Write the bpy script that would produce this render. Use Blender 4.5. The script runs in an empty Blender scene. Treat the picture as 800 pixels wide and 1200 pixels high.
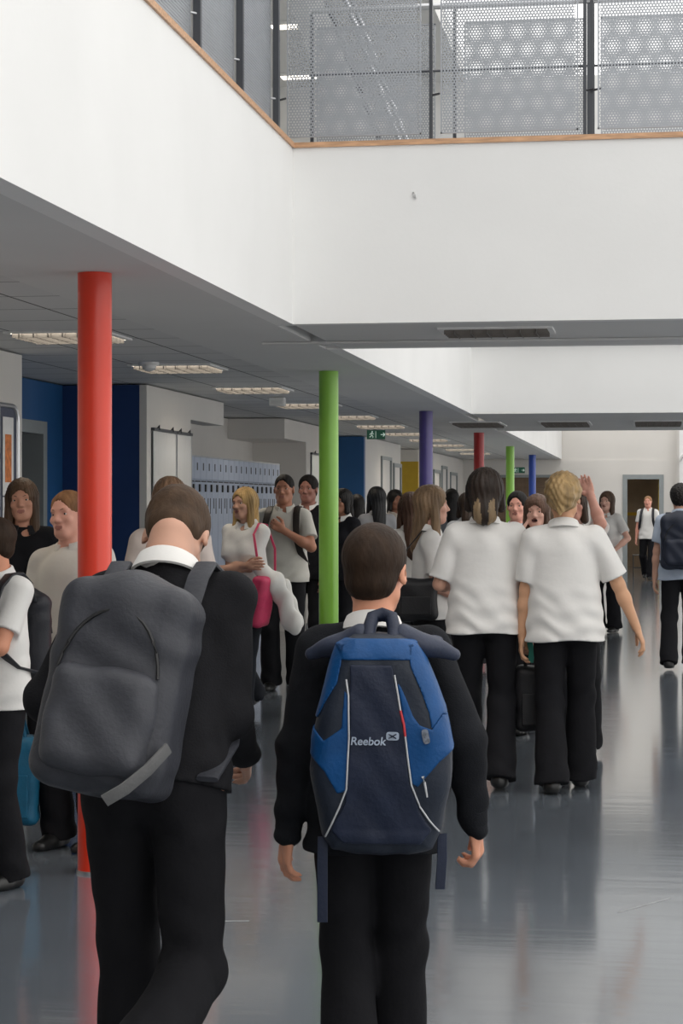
import bpy, bmesh, math, random
import numpy as np
from mathutils import Vector, Matrix

# ------------------------------------------------------------ camera, world, light, exposure
SC = bpy.context.scene
COL = SC.collection
F_PX = 2311.0                     # focal length in pixels of the 1200 px high frame
YAW = math.radians(8.88)          # the camera looks a little left of the corridor's axis
EYE = 1.55
HORIZON = 590.0
cam_d = bpy.data.cameras.new('camera')
cam_d.sensor_fit = 'VERTICAL'
cam_d.sensor_height = 36.0
cam_d.lens = F_PX / 1200 * 36.0
cam_d.shift_y = (HORIZON - 600) / 1200.0
cam_d.clip_end = 300
cam = bpy.data.objects.new('camera', cam_d)
cam.location = (0, 0, EYE)
cam.rotation_euler = (math.pi / 2, 0, YAW)
COL.objects.link(cam)
SC.camera = cam

SC.view_settings.view_transform = 'Standard'
SC.view_settings.look = 'None'
SC.view_settings.gamma = 1.0
SC.view_settings.use_curve_mapping = False
SC.view_settings.exposure = 0.0
SC.cycles.max_bounces = 10
SC.cycles.diffuse_bounces = 6
SC.cycles.glossy_bounces = 4
SC.cycles.transparent_max_bounces = 12
SC.cycles.use_denoising = True
SC.cycles.sample_clamp_indirect = 6.0

world = bpy.data.worlds.new('overcast')
SC.world = world
world.use_nodes = True
wn = world.node_tree.nodes
wn['Background'].inputs['Color'].default_value = (1.0, 0.985, 0.96, 1)
wn['Background'].inputs['Strength'].default_value = 1.8

FW = Vector((-math.sin(YAW), math.cos(YAW), 0))
RT = Vector((math.cos(YAW), math.sin(YAW), 0))


def G(px, d, z=0.0):
    """world point on the sight line of a column of the photo, d metres ahead of the camera"""
    r = (px - 400) / F_PX * d
    p = FW * d + RT * r
    return Vector((p.x, p.y, z))


def ZY(y, d):
    return EYE + (HORIZON - y) / F_PX * d


# ------------------------------------------------------------ materials
def rgb(*c):
    """0-255 display colour to linear"""
    return tuple(((v / 255) / 12.92 if v / 255 <= 0.04045 else ((v / 255 + 0.055) / 1.055) ** 2.4) for v in c)


def mat(name, col, rough=0.6, metal=0.0, noise=0.0, nscale=8.0, bump=0.0, bscale=60.0, coat=0.0, emit=None,
        stretch=(1, 1, 1), spec=0.5, sheen=0.0):
    m = bpy.data.materials.new(name)
    m.use_nodes = True
    nt = m.node_tree
    b = nt.nodes['Principled BSDF']
    b.inputs['Roughness'].default_value = rough
    b.inputs['Metallic'].default_value = metal
    b.inputs['Coat Weight'].default_value = coat
    b.inputs['Coat Roughness'].default_value = 0.15
    b.inputs['Specular IOR Level'].default_value = spec
    b.inputs['Sheen Weight'].default_value = sheen
    c4 = (*col, 1)
    b.inputs['Base Color'].default_value = c4
    tc = None
    if noise or bump:
        tc = nt.nodes.new('ShaderNodeTexCoord')
        mp = nt.nodes.new('ShaderNodeMapping')
        mp.inputs['Scale'].default_value = stretch
        nt.links.new(tc.outputs['Object'], mp.inputs['Vector'])
    if noise:
        n = nt.nodes.new('ShaderNodeTexNoise')
        n.inputs['Scale'].default_value = nscale
        n.inputs['Detail'].default_value = 4
        nt.links.new(mp.outputs['Vector'], n.inputs['Vector'])
        r = nt.nodes.new('ShaderNodeMapRange')
        r.inputs['From Min'].default_value = 0.3
        r.inputs['From Max'].default_value = 0.7
        r.inputs['To Min'].default_value = 1 - noise
        r.inputs['To Max'].default_value = 1 + noise
        nt.links.new(n.outputs['Fac'], r.inputs['Value'])
        mx = nt.nodes.new('ShaderNodeVectorMath')
        mx.operation = 'SCALE'
        mx.inputs[0].default_value = col
        nt.links.new(r.outputs['Result'], mx.inputs['Scale'])
        nt.links.new(mx.outputs['Vector'], b.inputs['Base Color'])
    if bump:
        n2 = nt.nodes.new('ShaderNodeTexNoise')
        n2.inputs['Scale'].default_value = bscale
        n2.inputs['Detail'].default_value = 3
        nt.links.new(mp.outputs['Vector'], n2.inputs['Vector'])
        bp = nt.nodes.new('ShaderNodeBump')
        bp.inputs['Strength'].default_value = bump
        bp.inputs['Distance'].default_value = 0.01
        nt.links.new(n2.outputs['Fac'], bp.inputs['Height'])
        nt.links.new(bp.outputs['Normal'], b.inputs['Normal'])
    if emit:
        b.inputs['Emission Color'].default_value = (*emit[0], 1)
        b.inputs['Emission Strength'].default_value = emit[1]
    return m


def tile_mat(name, col, joint, w, h, size, rough):
    m = mat(name, col, rough)
    nt = m.node_tree
    tc = nt.nodes.new('ShaderNodeTexCoord')
    br = nt.nodes.new('ShaderNodeTexBrick')
    br.offset = 0
    br.inputs['Scale'].default_value = 1
    br.inputs['Brick Width'].default_value = w
    br.inputs['Row Height'].default_value = h
    br.inputs['Mortar Size'].default_value = size
    br.inputs['Mortar Smooth'].default_value = 0
    br.inputs['Color1'].default_value = (*col, 1)
    br.inputs['Color2'].default_value = (*[c * 0.95 for c in col], 1)
    br.inputs['Mortar'].default_value = (*joint, 1)
    nt.links.new(tc.outputs['Object'], br.inputs['Vector'])
    nt.links.new(br.outputs['Color'], nt.nodes['Principled BSDF'].inputs['Base Color'])
    return m


def floor_mat():
    m = mat('polished blue grey floor', (0.150, 0.172, 0.200), 0.10, noise=0.16, nscale=0.9, coat=0.8)
    nt = m.node_tree
    b = nt.nodes['Principled BSDF']
    tc = nt.nodes.new('ShaderNodeTexCoord')
    mp = nt.nodes.new('ShaderNodeMapping')
    mp.inputs['Scale'].default_value = (0.7, 5.0, 1)
    n = nt.nodes.new('ShaderNodeTexNoise')
    n.inputs['Scale'].default_value = 1.6
    n.inputs['Detail'].default_value = 5
    nt.links.new(tc.outputs['Object'], mp.inputs['Vector'])
    nt.links.new(mp.outputs['Vector'], n.inputs['Vector'])
    bp = nt.nodes.new('ShaderNodeBump')
    bp.inputs['Strength'].default_value = 0.07
    bp.inputs['Distance'].default_value = 0.02
    nt.links.new(n.outputs['Fac'], bp.inputs['Height'])
    nt.links.new(bp.outputs['Normal'], b.inputs['Normal'])
    r = nt.nodes.new('ShaderNodeMapRange')
    r.inputs['To Min'].default_value = 0.05
    r.inputs['To Max'].default_value = 0.15
    nt.links.new(n.outputs['Fac'], r.inputs['Value'])
    nt.links.new(r.outputs['Result'], b.inputs['Roughness'])
    return m


M = {
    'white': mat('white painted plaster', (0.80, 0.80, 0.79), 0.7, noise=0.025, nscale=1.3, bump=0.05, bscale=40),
    'wall': mat('off white painted wall', (0.68, 0.655, 0.62), 0.7, noise=0.03, nscale=1.5, bump=0.05, bscale=40),
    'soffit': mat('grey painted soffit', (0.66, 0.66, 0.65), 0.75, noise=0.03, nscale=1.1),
    'tile': tile_mat('ceiling tiles', (0.64, 0.64, 0.635), (0.09, 0.09, 0.09), 0.6, 0.6, 0.007, 0.85),
    'floor': floor_mat(),
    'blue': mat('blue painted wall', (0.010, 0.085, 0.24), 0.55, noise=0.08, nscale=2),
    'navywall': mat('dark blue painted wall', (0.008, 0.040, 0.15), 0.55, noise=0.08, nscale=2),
    'yellow': mat('yellow painted wall', (0.52, 0.34, 0.02), 0.6, noise=0.05),
    'wood': mat('pale timber edging', (0.55, 0.32, 0.18), 0.5, noise=0.25, nscale=10, stretch=(1, 8, 8)),
    'frame': mat('grey painted door frame', (0.27, 0.295, 0.30), 0.45, noise=0.04),
    'greydoor': mat('grey laminate door', (0.22, 0.23, 0.24), 0.4, noise=0.04),
    'browndoor': mat('brown veneer', (0.16, 0.105, 0.065), 0.5, noise=0.18, nscale=5, stretch=(1, 1, 6)),
    'passage': mat('warm brown painted wall', (0.34, 0.27, 0.19), 0.6, noise=0.05),
    'scuff': mat('pale scuff', (0.30, 0.31, 0.32), 0.4, noise=0.3, nscale=25),
    'dark': mat('dark room beyond', (0.03, 0.03, 0.035), 0.7, noise=0.1),
    'steel': mat('brushed steel', (0.55, 0.56, 0.58), 0.35, 1.0, noise=0.05),
    'perf': mat('perforated grey metal', (0.36, 0.38, 0.41), 0.45, 0.35, noise=0.04),
    'post': mat('dark grey powder coated steel', (0.06, 0.065, 0.075), 0.4, 0.3, noise=0.05),
    'red': mat('red gloss paint', (0.74, 0.038, 0.010), 0.32, noise=0.05, nscale=3, coat=0.25),
    'green': mat('lime green gloss paint', rgb(138, 196, 72), 0.3, noise=0.05, nscale=3, coat=0.3),
    'purple': mat('purple gloss paint', rgb(74, 62, 128), 0.3, noise=0.05, coat=0.3),
    'crimson': mat('dark red gloss paint', rgb(170, 25, 30), 0.3, noise=0.05, coat=0.3),
    'bluepost': mat('blue gloss paint', rgb(28, 70, 165), 0.3, noise=0.05, coat=0.3),
    'black': mat('matt black plastic', (0.012, 0.012, 0.013), 0.5, noise=0.1),
    'paper': mat('white paper', (0.75, 0.75, 0.74), 0.7, noise=0.05, nscale=20),
    'orange': mat('orange print', (0.65, 0.20, 0.05), 0.7, noise=0.3, nscale=30),
    'print': mat('green and yellow print', (0.45, 0.40, 0.08), 0.7, noise=0.3, nscale=30),
    'felt': mat('grey felt', (0.10, 0.11, 0.15), 0.95, noise=0.1, nscale=30, bump=0.2),
    'gloss': mat('glossy white board', (0.88, 0.88, 0.86), 0.12, noise=0.02, coat=0.9, bump=0.25, bscale=2.2,
                 stretch=(1, 2.5, 0.5)),
    'locker': mat('pale blue grey locker steel', (0.36, 0.42, 0.54), 0.35, 0.2, noise=0.06, nscale=3),
    'lamp': mat('lamp diffuser', (0.8, 0.8, 0.8), 0.5, noise=0.02, emit=((1.0, 0.88, 0.72), 10.0)),
    'lampw': mat('cool lamp diffuser', (0.8, 0.8, 0.8), 0.5, noise=0.02, emit=((1.0, 0.9, 0.75), 5.0)),
    'lampfill': mat('added passage lamp diffuser', (0.8, 0.8, 0.8), 0.5, noise=0.02, emit=((1.0, 0.9, 0.78), 30.0)),
    'lampdim': mat('dim lamp diffuser', (0.8, 0.8, 0.8), 0.5, noise=0.02, emit=((1.0, 0.9, 0.8), 0.6)),
    'louvre': mat('matt aluminium louvre', (0.10, 0.095, 0.09), 0.6, noise=0.03),
    'exit': mat('exit sign green', (0.015, 0.12, 0.07), 0.4, noise=0.03, emit=((0.02, 0.25, 0.14), 0.03)),
    'exitw': mat('exit sign white', (0.8, 0.85, 0.8), 0.4, noise=0.02, emit=((0.7, 0.9, 0.8), 0.4)),
}
glass = bpy.data.materials.new('clear window glass')
glass.use_nodes = True
_nt = glass.node_tree
for _n in list(_nt.nodes):
    if _n.type == 'BSDF_PRINCIPLED':
        _nt.nodes.remove(_n)
_g = _nt.nodes.new('ShaderNodeBsdfGlossy'); _g.inputs['Roughness'].default_value = 0.02
_t = _nt.nodes.new('ShaderNodeBsdfTransparent')
_f = _nt.nodes.new('ShaderNodeFresnel'); _f.inputs['IOR'].default_value = 1.08
_x = _nt.nodes.new('ShaderNodeMixShader')
_nt.links.new(_f.outputs[0], _x.inputs[0]); _nt.links.new(_t.outputs[0], _x.inputs[1])
_nt.links.new(_g.outputs[0], _x.inputs[2]); _nt.links.new(_x.outputs[0], _nt.nodes['Material Output'].inputs[0])
M['glass'] = glass


# ------------------------------------------------------------ mesh helpers
class MB:
    """collects boxes, tubes and rings; build() links them as one mesh object"""
    def __init__(s):
        s.bm = bmesh.new()

    def box(s, x0, x1, y0, y1, z0, z1, bev=0.0):
        r = bmesh.ops.create_cube(s.bm, size=1)
        for v in r['verts']:
            v.co = Vector(((x0 + x1) / 2 + v.co.x * (x1 - x0), (y0 + y1) / 2 + v.co.y * (y1 - y0),
                           (z0 + z1) / 2 + v.co.z * (z1 - z0)))
        if bev:
            e = {e for v in r['verts'] for e in v.link_edges}
            bmesh.ops.bevel(s.bm, geom=list(e), offset=bev, segments=2, affect='EDGES', profile=0.5)
        return s

    def tube(s, pts, r, n=10, closed=False, flat=None):
        """tube along a polyline; flat=(half width, half thickness, width direction) makes a strap"""
        pts = [Vector(p) for p in pts]
        rings = []
        N = len(pts)
        up = Vector((0, 0, 1))
        for i, p in enumerate(pts):
            a = pts[(i - 1) % N] if (closed or i > 0) else p
            b = pts[(i + 1) % N] if (closed or i < N - 1) else p
            t = (b - a).normalized()
            ref = up if abs(t.z) < 0.9 else Vector((0, 1, 0))
            if flat:
                ref = Vector(flat[2])
            u = (ref - t * ref.dot(t)).normalized()
            w = t.cross(u)
            rr = r[i] if isinstance(r, (list, tuple)) else r
            ring = []
            for k in range(n):
                an = 2 * math.pi * k / n
                if flat:
                    c, sn = math.cos(an), math.sin(an)
                    ring.append(s.bm.verts.new(p + u * flat[0] * math.copysign(abs(c) ** 0.5, c)
                                               + w * flat[1] * math.copysign(abs(sn) ** 0.5, sn)))
                else:
                    ring.append(s.bm.verts.new(p + (u * math.cos(an) + w * math.sin(an)) * rr))
            rings.append(ring)
        for i in range(N if closed else N - 1):
            A, B = rings[i], rings[(i + 1) % N]
            for k in range(n):
                s.bm.faces.new((A[k], A[(k + 1) % n], B[(k + 1) % n], B[k]))
        if not closed:
            s.bm.faces.new(list(reversed(rings[0])))
            s.bm.faces.new(rings[-1])
        return s

    def cyl(s, x, y, z0, z1, r, n=48):
        return s.tube([(x, y, z0), (x, y, z1)], r, n)

    def build(s, name, m, parent=None, smooth=False, loc=None):
        bmesh.ops.recalc_face_normals(s.bm, faces=s.bm.faces)
        me = bpy.data.meshes.new(name)
        s.bm.to_mesh(me)
        s.bm.free()
        me.materials.append(m)
        if smooth:
            me.shade_smooth()
            me.set_sharp_from_angle(angle=math.radians(40))
        o = bpy.data.objects.new(name, me)
        COL.objects.link(o)
        if parent:
            o.parent = parent
        if loc:
            o.location = loc
        return o


def tag(o, label=None, cat=None, group=None, kind=None):
    if label: o['label'] = label
    if cat: o['category'] = cat
    if group: o['group'] = group
    if kind: o['kind'] = kind
    return o


def empty(name, loc=(0, 0, 0), rz=0.0):
    o = bpy.data.objects.new(name, None)
    o.empty_display_size = 0.1
    o.location = loc
    o.rotation_euler = (0, 0, rz)
    COL.objects.link(o)
    return o


def struct(name, m, *boxes, parent=None):
    b = MB()
    for q in boxes:
        b.box(*q)
    o = b.build(name, m, parent)
    if not parent:
        o['kind'] = 'structure'
    return o


# ------------------------------------------------------------ the building
ZC, ZT = 2.519, 3.47        # soffit level, top of the white fascias
XF = -1.906                 # face of the gallery fascia along the corridor
YB = 43.5                   # end wall
struct('floor', M['floor'], (-10, 7, -8, 52, -0.2, 0))
# galleries above the corridor: fascias and soffits
struct('trim_1', M['white'], (XF - 0.1, XF, -8, 10.49, ZC, ZT))
struct('trim_2', M['white'], (XF - 0.1, 7, 10.49, 10.59, ZC, ZT))
struct('trim_3', M['white'], (XF, 7, 12.12, 12.22, ZC, ZT))
struct('trim_4', M['white'], (XF - 0.1, XF, 12.22, 21.29, ZC, ZT))
struct('trim_5', M['white'], (XF - 0.1, 7, 21.29, 21.39, ZC, ZT))
struct('trim_6', M['white'], (XF - 0.1, XF, 26.45, YB, ZC, ZT), (XF - 0.1, 7, 26.35, 26.45, ZC, ZT))
struct('trim_7', M['wood'], (XF - 0.13, XF + 0.012, -8, 10.49, ZT, ZT + 0.028), (XF - 0.13, 7, 10.478, 10.62, ZT, ZT + 0.028))
struct('ceiling', M['tile'], (-10, -2.72, -8, YB, ZC + 0.012, 3.3))
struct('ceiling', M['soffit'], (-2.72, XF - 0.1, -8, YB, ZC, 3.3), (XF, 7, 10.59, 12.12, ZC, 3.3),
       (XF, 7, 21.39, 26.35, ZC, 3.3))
XW, XR, XB = -4.055, -4.766, -4.9
# left wall in stretches with the recesses between them
struct('wall_left', M['wall'], (XW - 0.25, XW, -8, 12.42, 0, ZC))
struct('wall_recess_left', M['blue'], (XR - 0.2, XR, 12.0, 13.98, 0, ZC), (XR - 0.2, XR, 15.18, 15.66, 0, ZC),
       (XR - 0.2, XR, 13.98, 15.18, 2.20, ZC))
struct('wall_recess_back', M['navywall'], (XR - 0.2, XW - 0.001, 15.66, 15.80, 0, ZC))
struct('wall_recess_front', M['blue'], (XR - 0.2, XW - 0.25, 12.0, 12.2, 0, ZC))
struct('wall_left', M['wall'], (XW - 0.2, XW, 15.80, 17.22, 0, ZC), (XW - 0.06, XW, 15.655, 15.80, 0, ZC),
       (XW - 0.2, XW, 17.22, 18.6, 2.30, ZC))
struct('wall_locker_bay', M['wall'], (XR - 0.2, XR, 15.80, 28.2, 0, ZC))
struct('wall_locker_bay', M['wall'], (XR, XW - 0.05, 22.08, 23.5, 2.29, ZC))
struct('wall_left', M['wall'], (XR, XW - 0.05, 23.5, 25.6, 0, ZC))
struct('wall_recess_back', M['blue'], (XR - 0.2, XW - 0.025, 28.2, 28.35, 0, ZC))
struct('wall_left', M['wall'], (XR, XW - 0.025, 28.35, 32.46, 0, ZC))
struct('wall_recess_back', M['yellow'], (XR - 0.3, XW - 0.03, 35.0, 35.1, 0, 2.3))
struct('wall_recess_back', M['wall'], (XR - 0.3, XW - 0.03, 35.0, 35.1, 2.3, ZC))
struct('wall_recess_left', M['wall'], (XR - 0.3, XR, 32.3, 35.0, 0, ZC))
struct('wall_left', M['wall'], (XR, XW - 0.025, 35.1, YB, 0, ZC))
# end wall with the doorway and the brown double doors
DX0, DX1 = G(730, 44).x, G(777, 44).x
EX0, EX1 = -3.85, -1.67
struct('wall_back', M['wall'], (-6, EX0, YB, YB + 0.2, 0, 2.5), (EX0, EX1, YB, YB + 0.2, 2.18, 2.5),
       (EX1, DX0, YB, YB + 0.2, 0, 2.5), (DX0, DX1, YB, YB + 0.2, 2.18, 2.5), (DX1, 0.75, YB, YB + 0.2, 0, 2.5),
       (-6, 7, YB + 0.02, YB + 0.2, 2.5, 7.5))
# passage beyond the doorway
struct('wall_passage', M['passage'], (DX0 - 1.5, DX1 + 1.5, 49.6, 49.8, 0, 3), (DX0 - 1.2, DX0 - 1.0, YB + 0.2, 49.6, 0, 3),
       (DX1 + 0.6, DX1 + 0.8, YB + 0.2, 49.6, 0, 3))
struct('ceiling', M['tile'], (DX0 - 1.2, DX1 + 0.8, YB + 0.2, 49.8, 2.6, 2.7))
# right wall at the far end, mostly glazed
XE = 0.58
struct('wall_right', M['wall'], (XE, XE + 0.2, 30, YB, 0, 0.25), (XE, XE + 0.2, 30, YB, 3.6, 6.0), (XE, XE + 0.2, 30, 30.3, 0.25, 3.6),
       (XE, XE + 0.2, YB - 0.15, YB, 0.25, 3.6))
struct('wall_right', M['white'], (XE, 7, 29.9, 30, 0, 7.5))
w = struct('window_1', M['white'], *[(XE + 0.05, XE + 0.10, 30.3 + i * 1.3, 30.34 + i * 1.3, 0.25, 3.6) for i in range(11)],
           (XE + 0.05, XE + 0.12, 30.3, YB, 0.25, 0.32), (XE + 0.05, XE + 0.12, 30.3, YB, 2.45, 2.52), (XE + 0.05, XE + 0.12, 30.3, YB, 3.53, 3.6))
struct('window_pane', M['glass'], (XE + 0.08, XE + 0.088, 30.3, YB - 0.15, 0.3, 3.55), parent=w)
# far right and behind: walls of the atrium with high window bands
struct('wall_right', M['white'], (6, 6.2, -8, 29.9, 0, 0.5), (6, 6.2, -8, 29.9, 2.6, 3.4), (6, 6.2, -8, 29.9, 6.1, 6.4))
struct('wall_front', M['white'], (-10, 6.2, -8.2, -8, 0, 7))
# upper floor
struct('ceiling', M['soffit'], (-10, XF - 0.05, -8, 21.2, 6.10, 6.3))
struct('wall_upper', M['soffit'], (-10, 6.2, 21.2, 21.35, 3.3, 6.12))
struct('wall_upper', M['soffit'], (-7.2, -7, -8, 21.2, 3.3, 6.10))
# skirting
struct('baseboard_left', M['frame'], (XW, XW + 0.015, -8, 12.42, 0, 0.1), (XW, XW + 0.015, 15.66, 17.22, 0, 0.1),
       (XW - 0.05, XW - 0.035, 23.5, 25.6, 0, 0.1), (XW - 0.025, XW - 0.01, 28.35, 32.46, 0, 0.1))
struct('baseboard_back', M['frame'], (EX1 + 0.05, DX0 - 0.1, YB - 0.015, YB, 0, 0.1))

struct('trim_8', M['yellow'], (DX1 - 0.12, DX1 - 0.05, YB + 0.3, YB + 0.36, 0.0, 2.1))
struct('trim_9', M['yellow'], (DX0, DX1, 49.57, 49.6, 1.25, 1.33))
for a_, b_, w_ in ((G(205, 7.31), G(292, 7.32), 0.010), (G(724, 7.47), G(786, 7.75), 0.006)):
    sc_ = MB().tube([a_ + Vector((0, 0, .0006)), b_ + Vector((0, 0, .0006))], .01, 6, flat=(w_, .0005, (0, 1, 0))).build('floor_scuff', M['scuff'])
    sc_['kind'] = 'structure'
# doors
def door_frame(nm, axis, a0, a1, at, ztop, wd=0.07, dep=0.22, leaf=None, out=0.02):
    r = empty(nm, (0, 0, 0)); r['kind'] = 'structure'
    if axis == 'y':   # in a wall facing +x
        f = [(at - dep, at + out, a0, a0 + wd, 0, ztop), (at - dep, at + out, a1 - wd, a1, 0, ztop),
             (at - dep, at + out, a0 + wd, a1 - wd, ztop - wd, ztop)]
        lf = (at - 0.05 - 0.045, at - 0.05, a0 + wd, a1 - wd, 0.01, ztop - wd)
        hp = [(at - 0.05, a0 + wd + 0.08, 1.0), (at + 0.02, a0 + wd + 0.08, 1.0), (at + 0.02, a0 + wd + 0.20, 1.0)]
    else:
        f = [(a0, a0 + wd, at - out, at + dep, 0, ztop), (a1 - wd, a1, at - out, at + dep, 0, ztop),
             (a0 + wd, a1 - wd, at - out, at + dep, ztop - wd, ztop)]
        lf = (a0 + wd, a1 - wd, at + 0.05, at + 0.095, 0.01, ztop - wd)
        hp = [(a1 - wd - 0.08, at + 0.05, 1.0), (a1 - wd - 0.08, at - 0.02, 1.0), (a1 - wd - 0.2, at - 0.02, 1.0)]
    struct('door_frame', M['frame'], *f, parent=r)
    if leaf:
        struct('door_leaf', M[leaf], lf, parent=r)
        MB().tube(hp, 0.011).build('door_handle', M['steel'], r, smooth=True)
    return r


door_frame('door_1', 'y', 13.98, 15.18, XR, 2.20, 0.10)
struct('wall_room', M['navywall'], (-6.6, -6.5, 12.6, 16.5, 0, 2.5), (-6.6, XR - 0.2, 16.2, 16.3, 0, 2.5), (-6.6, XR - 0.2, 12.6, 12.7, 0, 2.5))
door_frame('door_2', 'y', 30.0, 31.15, XW - 0.025, 2.28, 0.05, 0.05, 'greydoor', 0.03)
door_frame('door_3', 'y', 31.45, 32.40, XW - 0.025, 2.2, 0.06, 0.05, 'greydoor', 0.03)
door_frame('door_4', 'y', 37.4, 38.6, XW - 0.025, 2.2, 0.06, 0.05, 'greydoor', 0.03)
door_frame('door_5', 'y', 38.9, 39.9, XW - 0.025, 2.3, 0.06, 0.05, 'browndoor', 0.03)
door_frame('door_6', 'y', 40.6, 42.0, XW - 0.025, 2.2, 0.06, 0.05, 'browndoor', 0.03)
door_frame('door_7', 'x', DX0, DX1, YB, 2.18, 0.10)
dd = door_frame('door_8', 'x', EX0, EX1, YB, 2.18, 0.06, 0.15)
struct('door_leaf', M['browndoor'], (EX0 + 0.06, (EX0 + EX1) / 2, YB + 0.05, YB + 0.1, 0.01, 2.12), parent=dd)
struct('door_leaf', M['browndoor'], ((EX0 + EX1) / 2 + 0.001, EX1 - 0.06, YB + 0.05, YB + 0.1, 0.01, 2.12), parent=dd)

# ------------------------------------------------------------ columns
def column(px, d, m, label):
    p = G(px, d)
    r = empty('column', p)
    tag(r, label, 'column', 'row of painted round columns')
    MB().cyl(0, 0, 0.012, ZC - 0.001, 0.0717, 64).build('shaft', m, r, smooth=True)
    MB().cyl(0, 0, 0, 0.012, 0.0765, 64).build('base_ring', M['steel'], r, smooth=True)


for px, d, k, lb in ((111, 8.3, 'red', 'bright red round column, thickest and nearest on the left'),
                     (385, 14.45, 'green', 'lime green round column behind the boy with the blue backpack'),
                     (499, 20.7, 'purple', 'purple round column above the girl in profile'),
                     (561, 27.0, 'crimson', 'dark red round column above the dark bobbed head'),
                     (597.5, 33.4, 'green', 'small distant lime green column between the dark red and the blue one'),
                     (623.5, 39.3, 'bluepost', 'farthest column, thin and blue, near the end wall')):
    column(px, d, M[k], lb)

# ------------------------------------------------------------ perforated balustrades of the upper level
def perf_mesh(w, h, pitch=0.017, hole=0.0054, t=0.002):
    V, Fc = [], []
    ry = pitch * math.sqrt(3) / 2
    R = pitch / math.sqrt(3)
    rows = int((h - 0.01) / ry)
    for j in range(rows):
        cz = 0.005 + ry * (j + 0.5)
        cols = int((w - 0.012) / pitch) - (j % 2)
        for i in range(cols):
            cx = 0.006 + pitch * (i + 0.5 + 0.5 * (j % 2))
            b = len(V)
            for yy in (-t / 2, t / 2):
                for rad in (R, hole):
                    for k in range(6):
                        a = math.radians(60 * k + 30)
                        V.append((cx + rad * math.cos(a), yy, cz + rad * math.sin(a)))
            for k in range(6):
                n = (k + 1) % 6
                Fc.append((b + k, b + n, b + 6 + n, b + 6 + k))
                Fc.append((b + 12 + n, b + 12 + k, b + 18 + k, b + 18 + n))
                Fc.append((b + 6 + k, b + 6 + n, b + 18 + n, b + 18 + k))
    me = bpy.data.meshes.new('perforated_sheet')
    me.from_pydata(V, [], Fc)
    me.materials.append(M['perf'])
    return me


PM = {}
def perf_panel(parent, w, h, loc, rz=0.0):
    key = (round(w, 3), round(h, 3))
    if key not in PM:
        PM[key] = perf_mesh(w, h)
    o = bpy.data.objects.new('perforated_panel', PM[key])
    COL.objects.link(o)
    o.parent = parent
    o.location = loc
    o.rotation_euler = (0, 0, rz)
    b = MB()
    for q in ((0, w, -0.004, 0.004, 0, 0.008), (0, w, -0.004, 0.004, h - 0.008, h), (0, 0.008, -0.004, 0.004, 0, h), (w - 0.008, w, -0.004, 0.004, 0, h)):
        b.box(*q)
    f = b.build('panel_edge', M['perf'], o)
    return o


def xat(px, y):
    """x of the point of the plane Y=y that the photo shows in column px"""
    t = (px - 400) / F_PX
    d = y / (math.cos(YAW) + math.sin(YAW) * t)
    return G(px, d).x


b1 = empty('balustrade', (0, 10.54, ZT + 0.028))
tag(b1, 'front balustrade of perforated metal panels along the near edge of the bridge', 'balustrade')
y1 = 10.56
xs = [(336, 494), (516, 677), (700, 861), (884, 1045), (1068, 1229)]
for a, c in xs:
    x0, x1 = xat(a, y1 - 0.03), xat(c, y1 - 0.03)
    perf_panel(b1, 0.733, 1.02, (x0, -0.01, 0.035))
for px in (325, 504.5, 685, 693, 872, 1056):
    x = xat(px, y1)
    MB().box(x - 0.009, x + 0.009, 0.02, 0.05, 0, 1.1).box(x - 0.03, x + 0.03, 0.0, 0.07, 0, 0.012).build('post', M['post'], b1)
    MB().tube([(x, 0.035, 0.25), (x + 0.05, -0.01, 0.25)], 0.006).build('bracket', M['post'], b1)
    MB().tube([(x, 0.035, 0.8), (x + 0.05, -0.01, 0.8)], 0.006).build('bracket', M['post'], b1)
MB().tube([(xat(325, y1), 0.035, 1.12), (6, 0.035, 1.12)], 0.022).build('handrail', M['steel'], b1, smooth=True)

b2 = empty('balustrade', (0, 12.15, ZT - 0.1))
tag(b2, 'rear balustrade seen through the front panels on the far edge of the bridge', 'balustrade')
for a, c in ((371, 520), (544, 684), (704, 844), (864, 1004)):
    perf_panel(b2, 0.745, 1.13, (xat(a, 12.15), 0, 0.02))
for px in (368, 534, 690, 695, 855):
    x = xat(px, 12.2)
    MB().box(x - 0.01, x + 0.01, -0.04, -0.01, 0, 1.23).build('post', M['post'], b2)
MB().tube([(xat(368, 12.2), -0.03, 1.25), (6, -0.03, 1.25)], 0.02).build('handrail', M['steel'], b2, smooth=True)
for z in (0.35, 0.85):
    MB().tube([(xat(368, 12.2), -0.03, z), (6, -0.03, z)], 0.007).build('rail', M['post'], b2, smooth=True)

b3 = empty('balustrade', (XF - 0.05, 0, ZT + 0.028))
tag(b3, 'side balustrade of perforated panels running along the left gallery edge', 'balustrade')
yy = [4.8, 5.73, 6.66, 7.59, 8.455, 9.37, 10.30]
for i, y in enumerate(yy):
    MB().box(-0.02, 0.012, y - 0.016, y + 0.016, 0, 1.1).build('post', M['post'], b3)
    if i:
        perf_panel(b3, y - yy[i - 1] - 0.07, 1.06, (-0.03, yy[i - 1] + 0.035, 0.02), math.pi / 2)
        MB().tube([(-0.03, y - 0.04, 0.2), (0.0, y, 0.2)], 0.007).build('bracket', M['steel'], b3)
        MB().tube([(-0.03, y - 0.04, 0.85), (0.0, y, 0.85)], 0.007).build('bracket', M['steel'], b3)
MB().tube([(-0.03, 4.0, 1.12), (-0.03, 10.45, 1.12)], 0.022).build('handrail', M['steel'], b3, smooth=True)

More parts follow.
